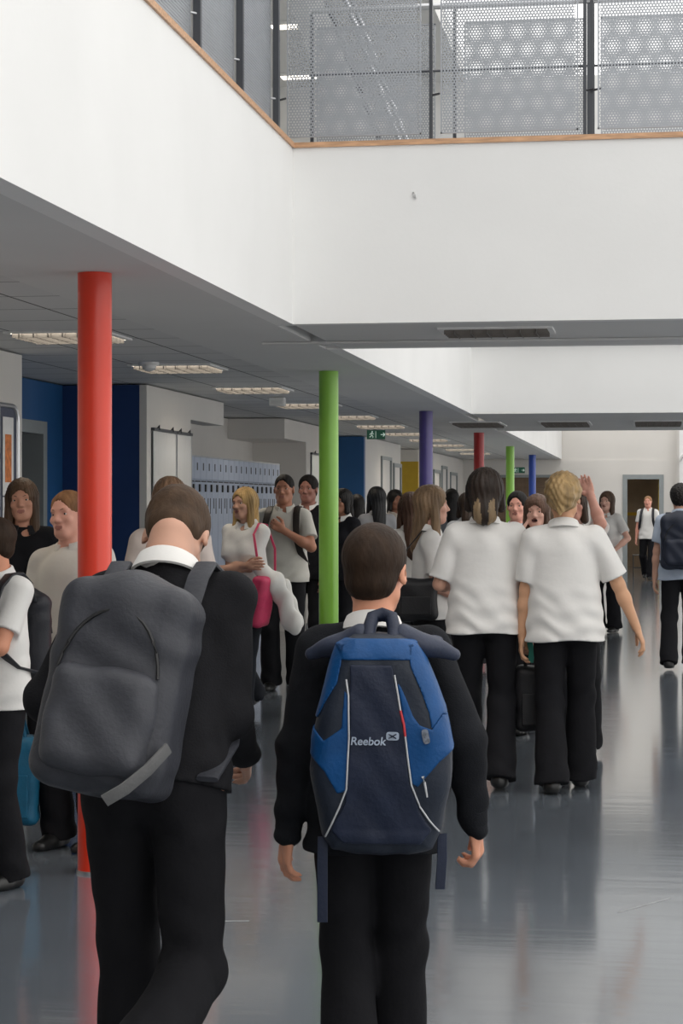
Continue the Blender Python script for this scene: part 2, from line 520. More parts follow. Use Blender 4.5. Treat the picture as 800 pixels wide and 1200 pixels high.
# staircase on the upper floor behind the balustrades
st = empty('staircase', (0, 15.5, 0))
tag(st, 'steep grey staircase flight seen through the perforated panels', 'stairs')
P0, P1 = Vector((xat(478, 15.5), 0, 3.3)), Vector((xat(350, 15.5), 0, 5.6))
for dy in (0.0, 1.0):
    v = (P1 - P0)
    b = MB()
    b.tube([P0 + Vector((0, dy, 0.1)), P1 + Vector((0, dy, 0.1))], 0.1, 4, flat=(0.13, 0.02, (0.6, 0, 1)))
    b.build('stringer', M['soffit'], st)
    MB().tube([P0 + Vector((0, dy, 0.95)), P1 + Vector((0, dy, 0.95))], 0.022).build('handrail', M['steel'], st, smooth=True)
for i in range(12):
    q = P0.lerp(P1, (i + 0.5) / 12)
    MB().box(q.x - 0.13, q.x + 0.13, 0.02, 0.98, q.z + 0.08, q.z + 0.12).build('tread', M['post'], st)

# ------------------------------------------------------------ lights in the ceilings
def luminaire(x, y, zc, label, group, m, w=0.6, l=0.6):
    r = empty('ceiling_light', (x, y, zc))
    tag(r, label, 'ceiling light', group)
    a, c = w / 2, l / 2
    MB().box(-a, a, -c, -c + 0.03, -0.012, 0.01).box(-a, a, c - 0.03, c, -0.012, 0.01).box(-a, -a + 0.03, -c + 0.03, c - 0.03, -0.012, 0.01).box(
        a - 0.03, a, -c + 0.03, c - 0.03, -0.012, 0.01).build('frame', M['paper'], r)
    MB().box(-a + 0.03, a - 0.03, -c + 0.03, c - 0.03, -0.005, -0.001).build('diffuser', m, r)
    b = MB()
    for i in range(1, 7):
        x = -a + w * i / 7
        b.box(x - 0.003, x + 0.003, -c + 0.03, c - 0.03, -0.034, -0.006)
    k = max(2, int(l / 0.075))
    for i in range(1, k):
        y = -c + l * i / k
        b.box(-a + 0.03, a - 0.03, y - 0.002, y + 0.002, -0.034, -0.006)
    b.build('louvre', M['louvre'], r)
    return r


ORD = 'first second third fourth fifth sixth seventh eighth ninth tenth eleventh twelfth thirteenth fourteenth fifteenth sixteenth seventeenth eighteenth nineteenth'.split()
for i in range(12):
    y = 8.4 + 2.7 * i
    lb = ('square louvred ceiling light lit warm, beside the red column' if i == 1 else
          'square louvred ceiling light next to the white sensor box' if i == 2 else
          'square louvred ceiling light above the whiteboards' if i == 3 else
          'square louvred ceiling light above the lockers' if i == 4 else
          '%s louvred light along the tiled corridor ceiling, counted away from the camera' % ORD[i])
    luminaire(-3.34, y, ZC + 0.012, lb, 'lights in the tiled corridor ceiling', M['lamp'])
luminaire(-0.84, 11.0, ZC, 'louvred light in the grey soffit of the near bridge', 'bridge lights', M['lampdim'], 0.63, 0.4)
for x, wh in ((-2.05, 'leftmost'), (-1.0, 'middle'), (0.1, 'rightmost')):
    luminaire(x, 23.9, ZC, wh + ' of the three louvred lights under the farther bridge', 'farther bridge lights', M['lampdim'], 0.6, 1.2)
MB().box(-2.3, 6.0, 11.62, 11.74, ZC - 0.014, ZC - 0.002).build('cable_trunking', M['soffit'])
tag(bpy.data.objects['cable_trunking'], 'long grey cable trunking strip across the underside of the near bridge', 'trunking')
for x, y, d in ((G(348, 18.6).x, 18.4, 0), (G(366, 21.3).x, 20.6, 0)):
    r = empty('ceiling_light', (x, y, 6.1))
    tag(r, 'warm light in the upper ceiling, %s' % ('the larger upper one' if y < 19 else 'the smaller lower one'), 'ceiling light', 'upper floor lights')
    MB().box(-0.28, 0.28, -0.1, 0.1, -0.03, 0.0).build('frame', M['paper'], r)
    MB().box(-0.26, 0.26, -0.08, 0.08, -0.035, -0.03).build('diffuser', M['lampw'], r)

sb = empty('ceiling_sensor', (-3.44, 13.35, ZC + 0.012))
tag(sb, 'round white detector on the ceiling in front of a light, right of the red column', 'detector')
MB().cyl(0, 0, -0.02, 0, 0.07, 24).build('base', M['paper'], sb, smooth=True)
MB().tube([(0, 0, -0.02), (0, 0, -0.045), (0, 0, -0.06)], [0.05, 0.045, 0.02], 24).build('sensor_head', M['paper'], sb, smooth=True)
p = G(325, 18.2)
sb = empty('ceiling_box', (p.x, p.y, ZC))
tag(sb, 'small white box on the ceiling above the lockers', 'box')
MB().box(-0.07, 0.07, -0.05, 0.05, -0.07, 0.01, 0.008).build('housing', M['paper'], sb)
MB().box(-0.05, 0.05, -0.053, -0.05, -0.05, -0.02).build('face_plate', M['soffit'], sb)

# exit signs
def arrow_man(parent, w, h):
    """running figure, door and arrow of an exit sign, facing -y"""
    b = MB()
    s = h
    cx = -w * 0.22
    b.tube([(cx + 0.02 * s, -0.007, 0.33 * s), (cx + 0.02 * s, -0.009, 0.33 * s)], 0.085 * s, 12)
    for q in (((0, .2), (-.06, -.05)), ((-.06, -.05), (.12, -.2)), ((.12, -.2), (.1, -.38)), ((-.06, -.05), (-.14, -.25)), ((-.14, -.25), (-.32, -.28)),
              ((0, .18), (.2, .05)), ((0, .18), (-.2, .12)), ((-.2, .12), (-.26, -.05))):
        b.tube([(cx + q[0][0] * s, -0.008, q[0][1] * s), (cx + q[1][0] * s, -0.008, q[1][1] * s)], 0.035 * s, 6)
    b.box(cx + .42 * s, cx + .47 * s, -0.01, -0.006, -.4 * s, .4 * s)
    ax = w * 0.25
    b.tube([(ax, -0.008, 0), (ax + .5 * s, -0.008, 0)], 0.045 * s, 6)
    b.tube([(ax + .28 * s, -0.008, .22 * s), (ax + .5 * s, -0.008, 0), (ax + .28 * s, -0.008, -.22 * s)], 0.045 * s, 6)
    return b.build('pictogram', M['exitw'], parent)


p = G(440.5, 25.6)
e = empty('exit_sign', (p.x, p.y, ZC - 0.075), YAW)
tag(e, 'green running figure exit sign hanging from the ceiling left of the purple column', 'sign')
MB().box(-0.12, 0.12, -0.006, 0.02, -0.06, 0.06, 0.003).build('sign_plate', M['exit'], e)
for hx in (-0.09, 0.09):
    MB().tube([(hx, 0.007, 0.06), (hx, 0.007, 0.076)], 0.004).build('hanger', M['steel'], e)
arrow_man(e, 0.24, 0.11)
p = G(609, 43.9)
e = empty('exit_sign', (p.x, YB, ZY(551.5, 43.9)))
tag(e, 'small exit sign on the end wall above the brown double doors', 'sign')
MB().box(-0.14, 0.14, -0.006, 0.0, -0.065, 0.065, 0.002).build('sign_plate', M['exit'], e)
arrow_man(e, 0.28, 0.12)

# ------------------------------------------------------------ noticeboard, whiteboards, lockers
pb = empty('noticeboard', (XW, 0, 0))
tag(pb, 'grey felt noticeboard with a rounded steel frame at the left edge', 'noticeboard')
y0b, y1b, z0b, z1b = 10.2, 12.28, 1.0, 2.175
MB().box(0, 0.012, y0b, y1b, z0b, z1b).build('felt_panel', M['felt'], pb)
r0 = 0.1
pts = []
for cy, cz, a0 in ((y1b - r0, z1b - r0, 0), (y0b + r0, z1b - r0, 90), (y0b + r0, z0b + r0, 180), (y1b - r0, z0b + r0, 270)):
    for k in range(7):
        a = math.radians(a0 + k * 15)
        pts.append((0.015, cy + r0 * math.cos(a), cz + r0 * math.sin(a)))
MB().tube(pts, 0.016, 8, closed=True).build('frame', M['steel'], pb, smooth=True)
SHEET = ('', 'small white sheet pinned below the one with the orange picture', 'white sheet second column from the right, topmost on the noticeboard',
         'white sheet second column from the right, middle one on the noticeboard', 'white sheet with a green and yellow picture low on the noticeboard',
         'wide white sheet third column from the right, topmost on the noticeboard', 'wide white sheet third column from the right, under another wide sheet',
         'square white sheet nearest the left end of the noticeboard')
for i, (yc, zc, w_, h_) in enumerate(((12.09, 1.97, 0.21, 0.50), (12.09, 1.60, 0.21, 0.2), (11.82, 2.02, 0.22, 0.31), (11.82, 1.68, 0.22, 0.3), (11.82, 1.36, 0.22, 0.3),
                                      (11.52, 2.0, 0.3, 0.22), (11.52, 1.7, 0.3, 0.22), (11.1, 1.95, 0.3, 0.3))):
    zc2 = 1.85 if i == 0 else (1.49 if i == 1 else zc)
    pr = MB().box(0.0, 0.002, -w_ / 2, w_ / 2, -h_ / 2, h_ / 2).build('pinned_sheet', M['paper'], None, loc=(XW + 0.0155, yc, zc2))
    tag(pr, 'white sheet with an orange picture pinned on the noticeboard' if i == 0 else SHEET[i], 'paper', 'sheets on the noticeboard')
    if i in (0, 4):
        MB().box(0.002, 0.003, -w_ * 0.3, w_ * 0.3, -h_ * 0.33, h_ * 0.28).build('picture', M['orange' if i == 0 else 'print'], pr)


def whiteboard(ya, yb, x, label):
    r = empty('whiteboard', (x, (ya + yb) / 2, 0))
    tag(r, label, 'whiteboard', 'glossy white wall boards')
    w_ = (yb - ya) / 2
    MB().box(0.0, 0.018, -w_, w_, 0.85, 2.15, 0.003).build('panel', M['gloss'], r)
    MB().box(0.0, 0.03, -w_, w_, 2.15, 2.175).build('top_rail', M['post'], r)
    MB().box(0.0, 0.022, -w_, -w_ + 0.015, 0.85, 2.15).build('side_trim', M['steel'], r)
    MB().box(0.0, 0.022, w_ - 0.015, w_, 0.85, 2.15).build('side_trim', M['steel'], r)
    for s in (-0.6, 0.6):
        MB().tube([(0.015, s * w_, 2.175), (0.03, s * w_, 2.2), (0.03, s * w_, 2.16)], 0.008).build('clip', M['post'], r)
    return r


whiteboard(15.80, 16.60, XW, 'glossy whiteboard next to the dark blue wall')
whiteboard(16.62, 17.18, XW, 'glossy whiteboard next to the lockers')
whiteboard(23.8, 24.9, XW - 0.05, 'glossy whiteboard just left of the lime green column')

lk = empty('locker', (XW - 0.1, 17.30, 0))
LB = 'pale blue grey steel locker, first of the row, beside the whiteboards'
tag(lk, LB, 'locker', 'row of pale blue lockers')
LW = 0.25
MB().box(-0.45, -0.02, 0, LW, 0.0, 2.0).build('carcass', M['locker'], lk)
d1 = MB().box(-0.02, 0.0, 0.004, LW - 0.004, 1.775, 1.985, 0.003).build('door', M['locker'], lk)
MB().box(0.0, 0.003, 0.10, 0.128, 1.86, 1.93).build('slot', M['black'], d1)
d2 = MB().box(-0.02, 0.0, 0.004, LW - 0.004, 0.10, 1.75, 0.003).build('door', M['locker'], lk)
MB().box(0.0, 0.012, 0.17, 0.215, 1.66, 1.73).build('lock', M['black'], d2)
MB().box(0.0, 0.003, 0.05, 0.075, 1.5, 1.6).build('vent', M['black'], d2)
MB().box(0, 0.003, 0.15, 0.17, 1.45, 1.6).build('vent', M['black'], d2)
MB().box(0.0, 0.003, 0.03, 0.22, 1.752, 1.762).build('gap_strip', M['black'], lk)
MB().box(-0.02, -0.001, 0, LW, 1.986, 2.0).build('top_trim', M['steel'], lk)


def copy_tree(o, parent=None):
    c = o.copy(); COL.objects.link(c)
    if parent: c.parent = parent
    for ch in [x for x in bpy.data.objects if x.parent == o]:
        copy_tree(ch, c)
    return c


for i in range(1, 19):
    c = copy_tree(lk)
    c.location = (XW - 0.1, 17.30 + LW * i, 0)
    c['label'] = '%s pale blue grey locker along the row, counted from the whiteboards' % ORD[i]

for yy_, wh in ((45.0, 'first'), (47.4, 'second')):  # unseen lamps added above the doorway's view to brighten the passage
    luminaire((DX0 + DX1) / 2, yy_, 2.6, wh + ' added ceiling light brightening the passage beyond the far doorway', 'added passage lights', M['lampfill'])

# small grey mark high on the fascia of the bridge
q = MB().tube([(-0.006, 0, 0.016), (0.0, -0.006, 0.0), (0.009, 0, -0.016)], [0.005, 0.012, 0.005], 8).build('wall_fixing', M['soffit'], None, smooth=True,
                                                                                       loc=(xat(485.5, 10.49), 10.487, ZY(227, 10.5)))
tag(q, 'tiny grey fixing sticking out of the white face of the bridge', 'fixing')

# ------------------------------------------------------------ distance-field modelling of people, clothes and bags
def V3(p):
    return np.array(p, dtype=np.float64)


def nrm(v):
    v = V3(v)
    return v / (np.linalg.norm(v) + 1e-12)


class Field:
    def __init__(s, lo, hi, res):
        s.lo = V3(lo); s.res = res
        s.n = np.maximum(np.ceil((V3(hi) - s.lo) / res).astype(int) + 1, 4)
        s.F = np.full(tuple(s.n), 1.0, dtype=np.float32)
        s.ax = [(s.lo[i] + np.arange(s.n[i]) * res).astype(np.float32) for i in range(3)]

    def grid(s, sl):
        return (s.ax[0][sl[0]][:, None, None], s.ax[1][sl[1]][None, :, None], s.ax[2][sl[2]][None, None, :])

    def add(s, prim, k=0.02, op='u'):
        lo, hi, fn = prim
        pad = k + 3 * s.res
        a = np.clip(np.floor((lo - pad - s.lo) / s.res).astype(int), 0, s.n)
        b = np.clip(np.ceil((hi + pad - s.lo) / s.res).astype(int) + 1, 0, s.n)
        if np.any(b <= a):
            return s
        sl = tuple(slice(int(a[i]), int(b[i])) for i in range(3))
        d = fn(*s.grid(sl))
        A = s.F[sl]
        if op == 'u':
            h = np.maximum(k - np.abs(A - d), 0) / k
            s.F[sl] = np.minimum(A, d) - h * h * k * 0.25
        else:
            d = -d
            h = np.maximum(k - np.abs(A - d), 0) / k
            s.F[sl] = np.maximum(A, d) + h * h * k * 0.25
        return s

    def cut(s, fn):
        X, Y, Z = s.grid((slice(None),) * 3)
        s.F = np.maximum(s.F, fn(X, Y, Z).astype(np.float32))
        return s

    def disp(s, fn):
        m = np.abs(s.F) < 0.05
        i, j, k = np.nonzero(m)
        s.F[m] += fn(s.ax[0][i], s.ax[1][j], s.ax[2][k]).astype(np.float32)
        return s

    def mesh(s, name, mats, parent, matfn=None, flat_bottom=None):
        F = s.F
        F[0] = F[-1] = 1; F[:, 0] = F[:, -1] = 1; F[:, :, 0] = F[:, :, -1] = 1
        S = F < 0
        c = np.zeros(tuple(s.n - 1), dtype=np.int8)
        offs = [(i, j, k) for i in (0, 1) for j in (0, 1) for k in (0, 1)]
        nx, ny, nz = s.n - 1
        for (i, j, k) in offs:
            c += S[i:nx + i, j:ny + j, k:nz + k]
        act = (c > 0) & (c < 8)
        I = np.nonzero(act)
        n = len(I[0])
        if n == 0:
            return None
        idx = np.full(act.shape, -1, dtype=np.int32)
        idx[I] = np.arange(n)
        val = np.stack([F[I[0] + o[0], I[1] + o[1], I[2] + o[2]] for o in offs], 1)
        cnt = np.zeros(n); acc = np.zeros((n, 3))
        O = np.array(offs, dtype=np.float64)
        for a in range(8):
            for b in range(a + 1, 8):
                if np.abs(O[a] - O[b]).sum() != 1: continue
                va, vb = val[:, a], val[:, b]
                m = (va < 0) != (vb < 0)
                t = np.where(m, va / np.where(m, va - vb, 1), 0)
                acc += np.where(m[:, None], O[a] + t[:, None] * (O[b] - O[a]), 0)
                cnt += m
        P = (np.stack(I, 1) + acc / cnt[:, None]) * s.res + s.lo
        quads = []
        for ax in range(3):
            sl0 = [slice(None)] * 3; sl1 = [slice(None)] * 3
            sl0[ax] = slice(0, -1); sl1[ax] = slice(1, None)
            D = S[tuple(sl0)] != S[tuple(sl1)]
            E = np.nonzero(D)
            E = [e.astype(int) for e in E]
            u, v = (ax + 1) % 3, (ax + 2) % 3
            ok = (E[u] > 0) & (E[v] > 0) & (E[u] < s.n[u] - 1) & (E[v] < s.n[v] - 1)
            E = [e[ok] for e in E]
            ins = S[tuple(E)]
            def cell(du, dv):
                q = list(E); q[u] = q[u] - du; q[v] = q[v] - dv
                return idx[tuple(q)]
            q = np.stack([cell(1, 1), cell(0, 1), cell(0, 0), cell(1, 0)], 1)
            q[~ins] = q[~ins][:, ::-1]
            quads.append(q)
        Q = np.concatenate(quads)
        Q = Q[(Q >= 0).all(1)]
        me = bpy.data.meshes.new(name)
        me.vertices.add(n)
        me.vertices.foreach_set('co', P.astype(np.float32).ravel())
        me.loops.add(len(Q) * 4)
        me.loops.foreach_set('vertex_index', Q.astype(np.int32).ravel())
        me.polygons.add(len(Q))
        me.polygons.foreach_set('loop_start', (np.arange(len(Q)) * 4).astype(np.int32))
        me.polygons.foreach_set('use_smooth', np.ones(len(Q), dtype=bool))
        for m in mats: me.materials.append(m)
        if matfn is not None:
            me.polygons.foreach_set('material_index', matfn(P[Q].mean(1)).astype(np.int32))
        me.update(calc_edges=True)
        me.validate()
        o = bpy.data.objects.new(name, me)
        COL.objects.link(o)
        o.parent = parent
        return o


def cap(a, b, ra, rb, sq=None, clip=None):
    """tapered capsule; sq=(unit vector, factor) squashes it along a direction; clip=(point, normal) cuts it flat"""
    a, b = V3(a), V3(b)
    r = max(ra, rb)
    ab = b - a
    if sq is not None:
        u = V3(sq[0]); f = 1 / sq[1] - 1
        abt = ab + u * (ab @ u) * f
    else:
        abt = ab
    L2 = float(abt @ abt) + 1e-9

    def fn(X, Y, Z):
        px, py, pz = X - a[0], Y - a[1], Z - a[2]
        if sq is not None:
            c = (px * u[0] + py * u[1] + pz * u[2]) * f
            px = px + c * u[0]; py = py + c * u[1]; pz = pz + c * u[2]
        t = np.clip((px * abt[0] + py * abt[1] + pz * abt[2]) / L2, 0, 1)
        d = np.sqrt((px - t * abt[0]) ** 2 + (py - t * abt[1]) ** 2 + (pz - t * abt[2]) ** 2) - (ra + (rb - ra) * t)
        if clip is not None:
            q, m = clip
            d = np.maximum(d, (X - q[0]) * m[0] + (Y - q[1]) * m[1] + (Z - q[2]) * m[2])
        return d.astype(np.float32)
    return np.minimum(a, b) - r, np.maximum(a, b) + r, fn


def ell(c, r, R=None):
    c, r = V3(c), V3(r)
    R = np.eye(3) if R is None else R
    rm = r.max() if R is not None else r

    def fn(X, Y, Z):
        px, py, pz = X - c[0], Y - c[1], Z - c[2]
        q = [(px * R[0, i] + py * R[1, i] + pz * R[2, i]) for i in range(3)]
        k0 = np.sqrt(sum((q[i] / r[i]) ** 2 for i in range(3)))
        k1 = np.sqrt(sum((q[i] / r[i] ** 2) ** 2 for i in range(3))) + 1e-6
        return (k0 * (k0 - 1) / k1).astype(np.float32)
    return c - rm, c + rm, fn


def rbox(c, h, rad, R=None):
    c, h = V3(c), V3(h)
    R = np.eye(3) if R is None else R
    rm = np.linalg.norm(h)

    def fn(X, Y, Z):
        px, py, pz = X - c[0], Y - c[1], Z - c[2]
        q = [np.abs(px * R[0, i] + py * R[1, i] + pz * R[2, i]) - (h[i] - rad) for i in range(3)]
        return (np.sqrt(sum(np.maximum(v, 0) ** 2 for v in q)) + np.minimum(np.maximum(np.maximum(q[0], q[1]), q[2]), 0) - rad).astype(np.float32)
    return c - rm, c + rm, fn


def rotm(yaw=0, pitch=0, roll=0):
    """columns = local axes: yaw about z, pitch about x (positive tips forward), roll about y; degrees"""
    y, p, r = map(math.radians, (yaw, -pitch, roll))
    Rz = np.array([[math.cos(y), -math.sin(y), 0], [math.sin(y), math.cos(y), 0], [0, 0, 1]])
    Rx = np.array([[1, 0, 0], [0, math.cos(p), -math.sin(p)], [0, math.sin(p), math.cos(p)]])
    Ry = np.array([[math.cos(r), 0, math.sin(r)], [0, 1, 0], [-math.sin(r), 0, math.cos(r)]])
    return Rz @ Rx @ Ry


def ik(a, t, l1, l2, pole):
    a, t = V3(a), V3(t)
    d = t - a
    L = np.linalg.norm(d)
    m = (l1 + l2) * 0.999
    if L > m:
        t = a + d / L * m; d = t - a; L = m
    x = (l1 * l1 - l2 * l2 + L * L) / (2 * L)
    h = math.sqrt(max(l1 * l1 - x * x, 0))
    u = d / L
    p = V3(pole) - u * (V3(pole) @ u)
    return a + u * x + nrm(p) * h, t


PMAT = {}
def pm(kind, col, **kw):
    key = (kind,) + tuple(round(c, 3) for c in col)
    if key not in PMAT:
        if kind == 'skin':
            col = tuple(c * .92 for c in col)
            m = mat('skin', col, 0.5, noise=0.06, nscale=12, spec=0.35)
            m.node_tree.nodes['Principled BSDF'].inputs['Subsurface Weight'].default_value = 0.0
        elif kind == 'hair':
            m = mat('hair', col, 0.5, noise=0.45, nscale=22, bump=0.5, bscale=70, stretch=(1, 1, 0.12), spec=0.3)
        elif kind == 'hairshort':
            m = mat('short hair', col, 0.65, noise=0.3, nscale=30, bump=0.25, bscale=90, stretch=(1, 1, 0.3), spec=0.2)
        elif kind == 'cotton':
            m = mat('cotton', col, 0.85, noise=0.03, nscale=6, bump=0.12, bscale=35, spec=0.2, sheen=0.1)
        elif kind == 'wool':
            m = mat('dark knit', col, 0.9, noise=0.15, nscale=25, bump=0.2, bscale=200, spec=0.15)
        elif kind == 'trouser':
            m = mat('trouser cloth', col, 0.85, noise=0.12, nscale=12, bump=0.15, bscale=50, spec=0.15)
        elif kind == 'nylon':
            m = mat('nylon', col, 0.5, noise=0.12, nscale=15, bump=0.15, bscale=90, spec=0.35)
        else:
            m = mat(kind, col, 0.5, noise=0.05)
        PMAT[key] = m
    return PMAT[key]


LIP = mat('lips', (0.34, 0.13, 0.10), 0.45, noise=0.08)
MOUTH = mat('inside of the mouth', (0.06, 0.012, 0.012), 0.5, noise=0.1)
EYEW = mat('eye', (0.62, 0.60, 0.57), 0.2, noise=0.03)
IRIS = mat('iris', (0.03, 0.022, 0.015), 0.15, noise=0.2)
SHOE = mat('black leather shoe', (0.010, 0.010, 0.010), 0.35, noise=0.2)
SKIN, WHITE, BLACKC = rgb(205, 158, 135), (0.74, 0.725, 0.70), (0.010, 0.010, 0.012)


def person(label, px, d, H, hd, **o):
    """one standing or walking figure, built in metres for a height of 1.70 and scaled; facing local +y"""
    g = o.get
    S = H / 1.70
    res = g('res', 0.008) / S
    w = g('w', 1.0)
    fem = g('fem', False)
    loc = G(px, d)
    root = empty('person', loc, math.radians(hd))
    root.scale = (S, S, S)
    tag(root, label, 'person')
    T = rotm(g('twist', 0), g('lean', 0), g('side', 0))
    PC = V3((0, 0, 0.93))

    def tf(p):
        return PC + T @ (V3(p) - PC)
    fr = T[:, 1]
    sh = 0.150 * w if fem else 0.165 * w
    bt = 0.94 if fem else 1.0
    SHL, SHR = tf((-sh, 0, 1.375)), tf((sh, 0, 1.375))
    neck = tf((0, -0.01, 1.43))
    hy, hp, hr = g('head', (0, 0, 0))
    HR = T @ rotm(hy, hp, hr)
    hs = g('hs', 1.0)
    hc = neck + T @ V3((0, 0.0, 0.05)) + HR @ V3((0, 0.02, 0.105 * hs))
    AL = g('armL', (-0.24, 0.02, 0.80)); AR = g('armR', (0.24, 0.02, 0.80))
    EL, WL = ik(SHL, tf(AL), 0.285, 0.25, T @ V3(g('poleL', (-0.4, -1, 0))))
    ER, WR = ik(SHR, tf(AR), 0.285, 0.25, T @ V3(g('poleR', (0.4, -1, 0))))
    LG = g('legs', ((-0.10, 0.0, 0.08), (0.10, 0.0, 0.08)))
    HL, HRj = V3((-0.085, 0, 0.89)), V3((0.085, 0, 0.89))
    KL, QL = ik(HL, LG[0], 0.41, 0.41, (-.1, 1, 0))
    KR, QR = ik(HRj, LG[1], 0.41, 0.41, (.1, 1, 0))

    # ---- hands
    def hand(F, W, E, side, n, curl, k=0.006):
        dr = nrm(W - E)
        dr = nrm(dr + V3(g('bend' + side, (0, 0, 0))))
        n = T @ V3(n)
        n = nrm(n - dr * (n @ dr))
        s_ = np.cross(dr, n) if side == 'R' else np.cross(n, dr)
        F.add(cap(W - dr * .02, W + dr * .03, .027, .026, (n, .72)), .012)
        F.add(cap(W + dr * .035 + s_ * .016, W + dr * .085 + s_ * .020, .024, .019, (n, .58)), .012)
        F.add(cap(W + dr * .035 - s_ * .012, W + dr * .080 - s_ * .021, .024, .018, (n, .58)), .012)
        for off, L, base in ((.030, .072, .090), (.011, .082, .094), (-.009, .076, .092), (-.028, .060, .084)):
            p = W + dr * base + s_ * off
            ang = 0
            for q, (fr_, cu) in enumerate(((.46, curl * .8), (.31, curl * 1.15), (.23, curl * .8))):
                ang += math.radians(cu)
                e = p + (dr * math.cos(ang) + n * math.sin(ang) + s_ * off * .9) * L * fr_
                F.add(cap(p, e, .0092 - q * .0008, .0088 - q * .0009), k)
                p = e
        p = W + dr * .025 + s_ * .028 + n * .006
        for dv, L, r0, r1 in ((dr * .6 + s_ * .62 + n * .35, .042, .0145, .0115), (dr * .9 + s_ * .15 + n * .4, .030, .011, .010), (dr * .9 - s_ * .1 + n * .4, .022, .010, .0085)):
            e = p + nrm(dv) * L
            F.add(cap(p, e, r0, r1), k)
            p = e

    # ---- body: one continuous surface
    allp = np.array([hc, SHL, SHR, EL, ER, WL, WR, KL, KR, QL, QR, PC])
    lo, hi = allp.min(0) - .24, allp.max(0) + .24
    lo[2] = -0.01
    hi[2] = max(hi[2] - 0.03, hc[2] + 0.17)
    B = Field(lo, hi, res)
    for c, r in (((0, .0, 1.15), .135), ):
        B.add(cap(tf((0, 0, 1.02)), tf((0, 0, 1.30)), .125 * w, .14 * w * bt, (fr, .68)), .03)
    B.add(cap(tf((-.075, 0, .93)), tf((.075, 0, .93)), .10, .10, (fr, .9)), .05)
    B.add(cap(tf((-sh + .03, 0, 1.36)), tf((sh - .03, 0, 1.36)), .05, .05), .05)
    B.add(cap(neck, neck + T @ V3((0, 0.01, .10)), .055 if not fem else .048, .050 if not fem else .043), .035)
    for a, e, q, sd in ((SHL, EL, WL, -1), (SHR, ER, WR, 1)):
        B.add(cap(a, e, .046 * bt * w, .037 * bt), .03)
        B.add(cap(e, e + (q - e) * .35, .037 * bt, .038 * bt), .02)
        B.add(cap(e + (q - e) * .3, q, .038 * bt, .025 * bt), .02)
    for h_, k_, q in ((HL, KL, QL), (HRj, KR, QR)):
        B.add(cap(h_, k_, .080, .052), .03)
        B.add(cap(k_, k_ + (q - k_) * .35 + V3((0, -.012, 0)), .052, .054), .03)
        B.add(cap(k_ + (q - k_) * .35 + V3((0, -.012, 0)), q, .052, .036), .03)
    hand(B, WL, EL, 'L', g('nL', (1, 0.1, 0)), g('curlL', 28))
    hand(B, WR, ER, 'R', g('nR', (-1, 0.1, 0)), g('curlR', 28))

    def hp_(x, y, z):
        return hc + HR @ (V3((x, y, z)) * hs)
    def he(c, r, rr=None):
        return ell(hp_(*c), V3(r) * hs, HR if rr is None else HR @ rr)
    B.add(cap(neck + T @ V3((0, 0, .04)), hp_(0, -.015, -.05), .05 if not fem else .044, .05 if not fem else .044), .03)
    B.add(he((0, -.014, .028), (.0735, .092, .084)), .02)
    B.add(he((0, .020, -.034), (.058, .064, .070)), .03)
    B.add(cap(hp_(-.012, .058, -.088), hp_(.012, .058, -.088), .021 * hs, .021 * hs), .025)
    B.add(cap(hp_(-.045, .0, -.062), hp_(-.015, .05, -.088), .018 * hs, .018 * hs), .025)
    B.add(cap(hp_(.045, .0, -.062), hp_(.015, .05, -.088), .018 * hs, .018 * hs), .025)
    B.add(cap(hp_(-.034, .068, .022), hp_(.034, .068, .022), .012 * hs, .012 * hs), .015)
    for s_ in (-1, 1):
        B.add(he((s_ * .040, .058, -.025), (.020, .018, .016)), .015)
        B.add(he((s_ * .031, .090, .003), (.017, .016, .011)), .012, 's')
    B.add(cap(hp_(0, .078, .008), hp_(0, .098, -.026), .0075 * hs, .0105 * hs), .010)
    for s_ in (-1, 1):
        B.add(he((s_ * .011, .086, -.030), (.009, .011, .008)), .008)
        B.add(he((s_ * .0765, -.006, -.008), (.0085, .019, .030), rotm(s_ * -16, -6, 0)), .008)
        B.add(he((s_ * .083, .000, -.006), (.005, .009, .016)), .004, 's')
    B.add(cap(hp_(-.017, .078, -.0545), hp_(.017, .078, -.0545), .0062 * hs, .0062 * hs), .010)
    B.add(cap(hp_(-.013, .078, -.0640), hp_(.013, .078, -.0640), .0072 * hs, .0072 * hs), .010)
    op = g('mouth', 0)
    if op:
        B.add(he((0, .090, -.060), (.021, .022, .004 + .010 * op)), .004, 's')
    else:
        B.add(cap(hp_(-.020, .090, -.0592), hp_(.020, .090, -.0592), .0026 * hs, .0026 * hs), .003, 's')
    LH = np.linalg.inv(HR)

    def facemat(C):
        q = (C - hc) @ LH.T / hs
        m = np.zeros(len(C), dtype=np.int32)
        e = (q[:, 0] / .0215) ** 2 + ((q[:, 2] + .0595) / (.0115 + (.005 * op))) ** 2
        m[(e < 1) & (q[:, 1] > .072)] = 1
        if op:
            e = (q[:, 0] / .0205) ** 2 + ((q[:, 2] + .060) / (.004 + .009 * op)) ** 2
            m[(e < 1) & (q[:, 1] > .03)] = 2
        return m
    skin = pm('skin', g('skin', SKIN))
    B.mesh('body', [skin, LIP, MOUTH], root, facemat)

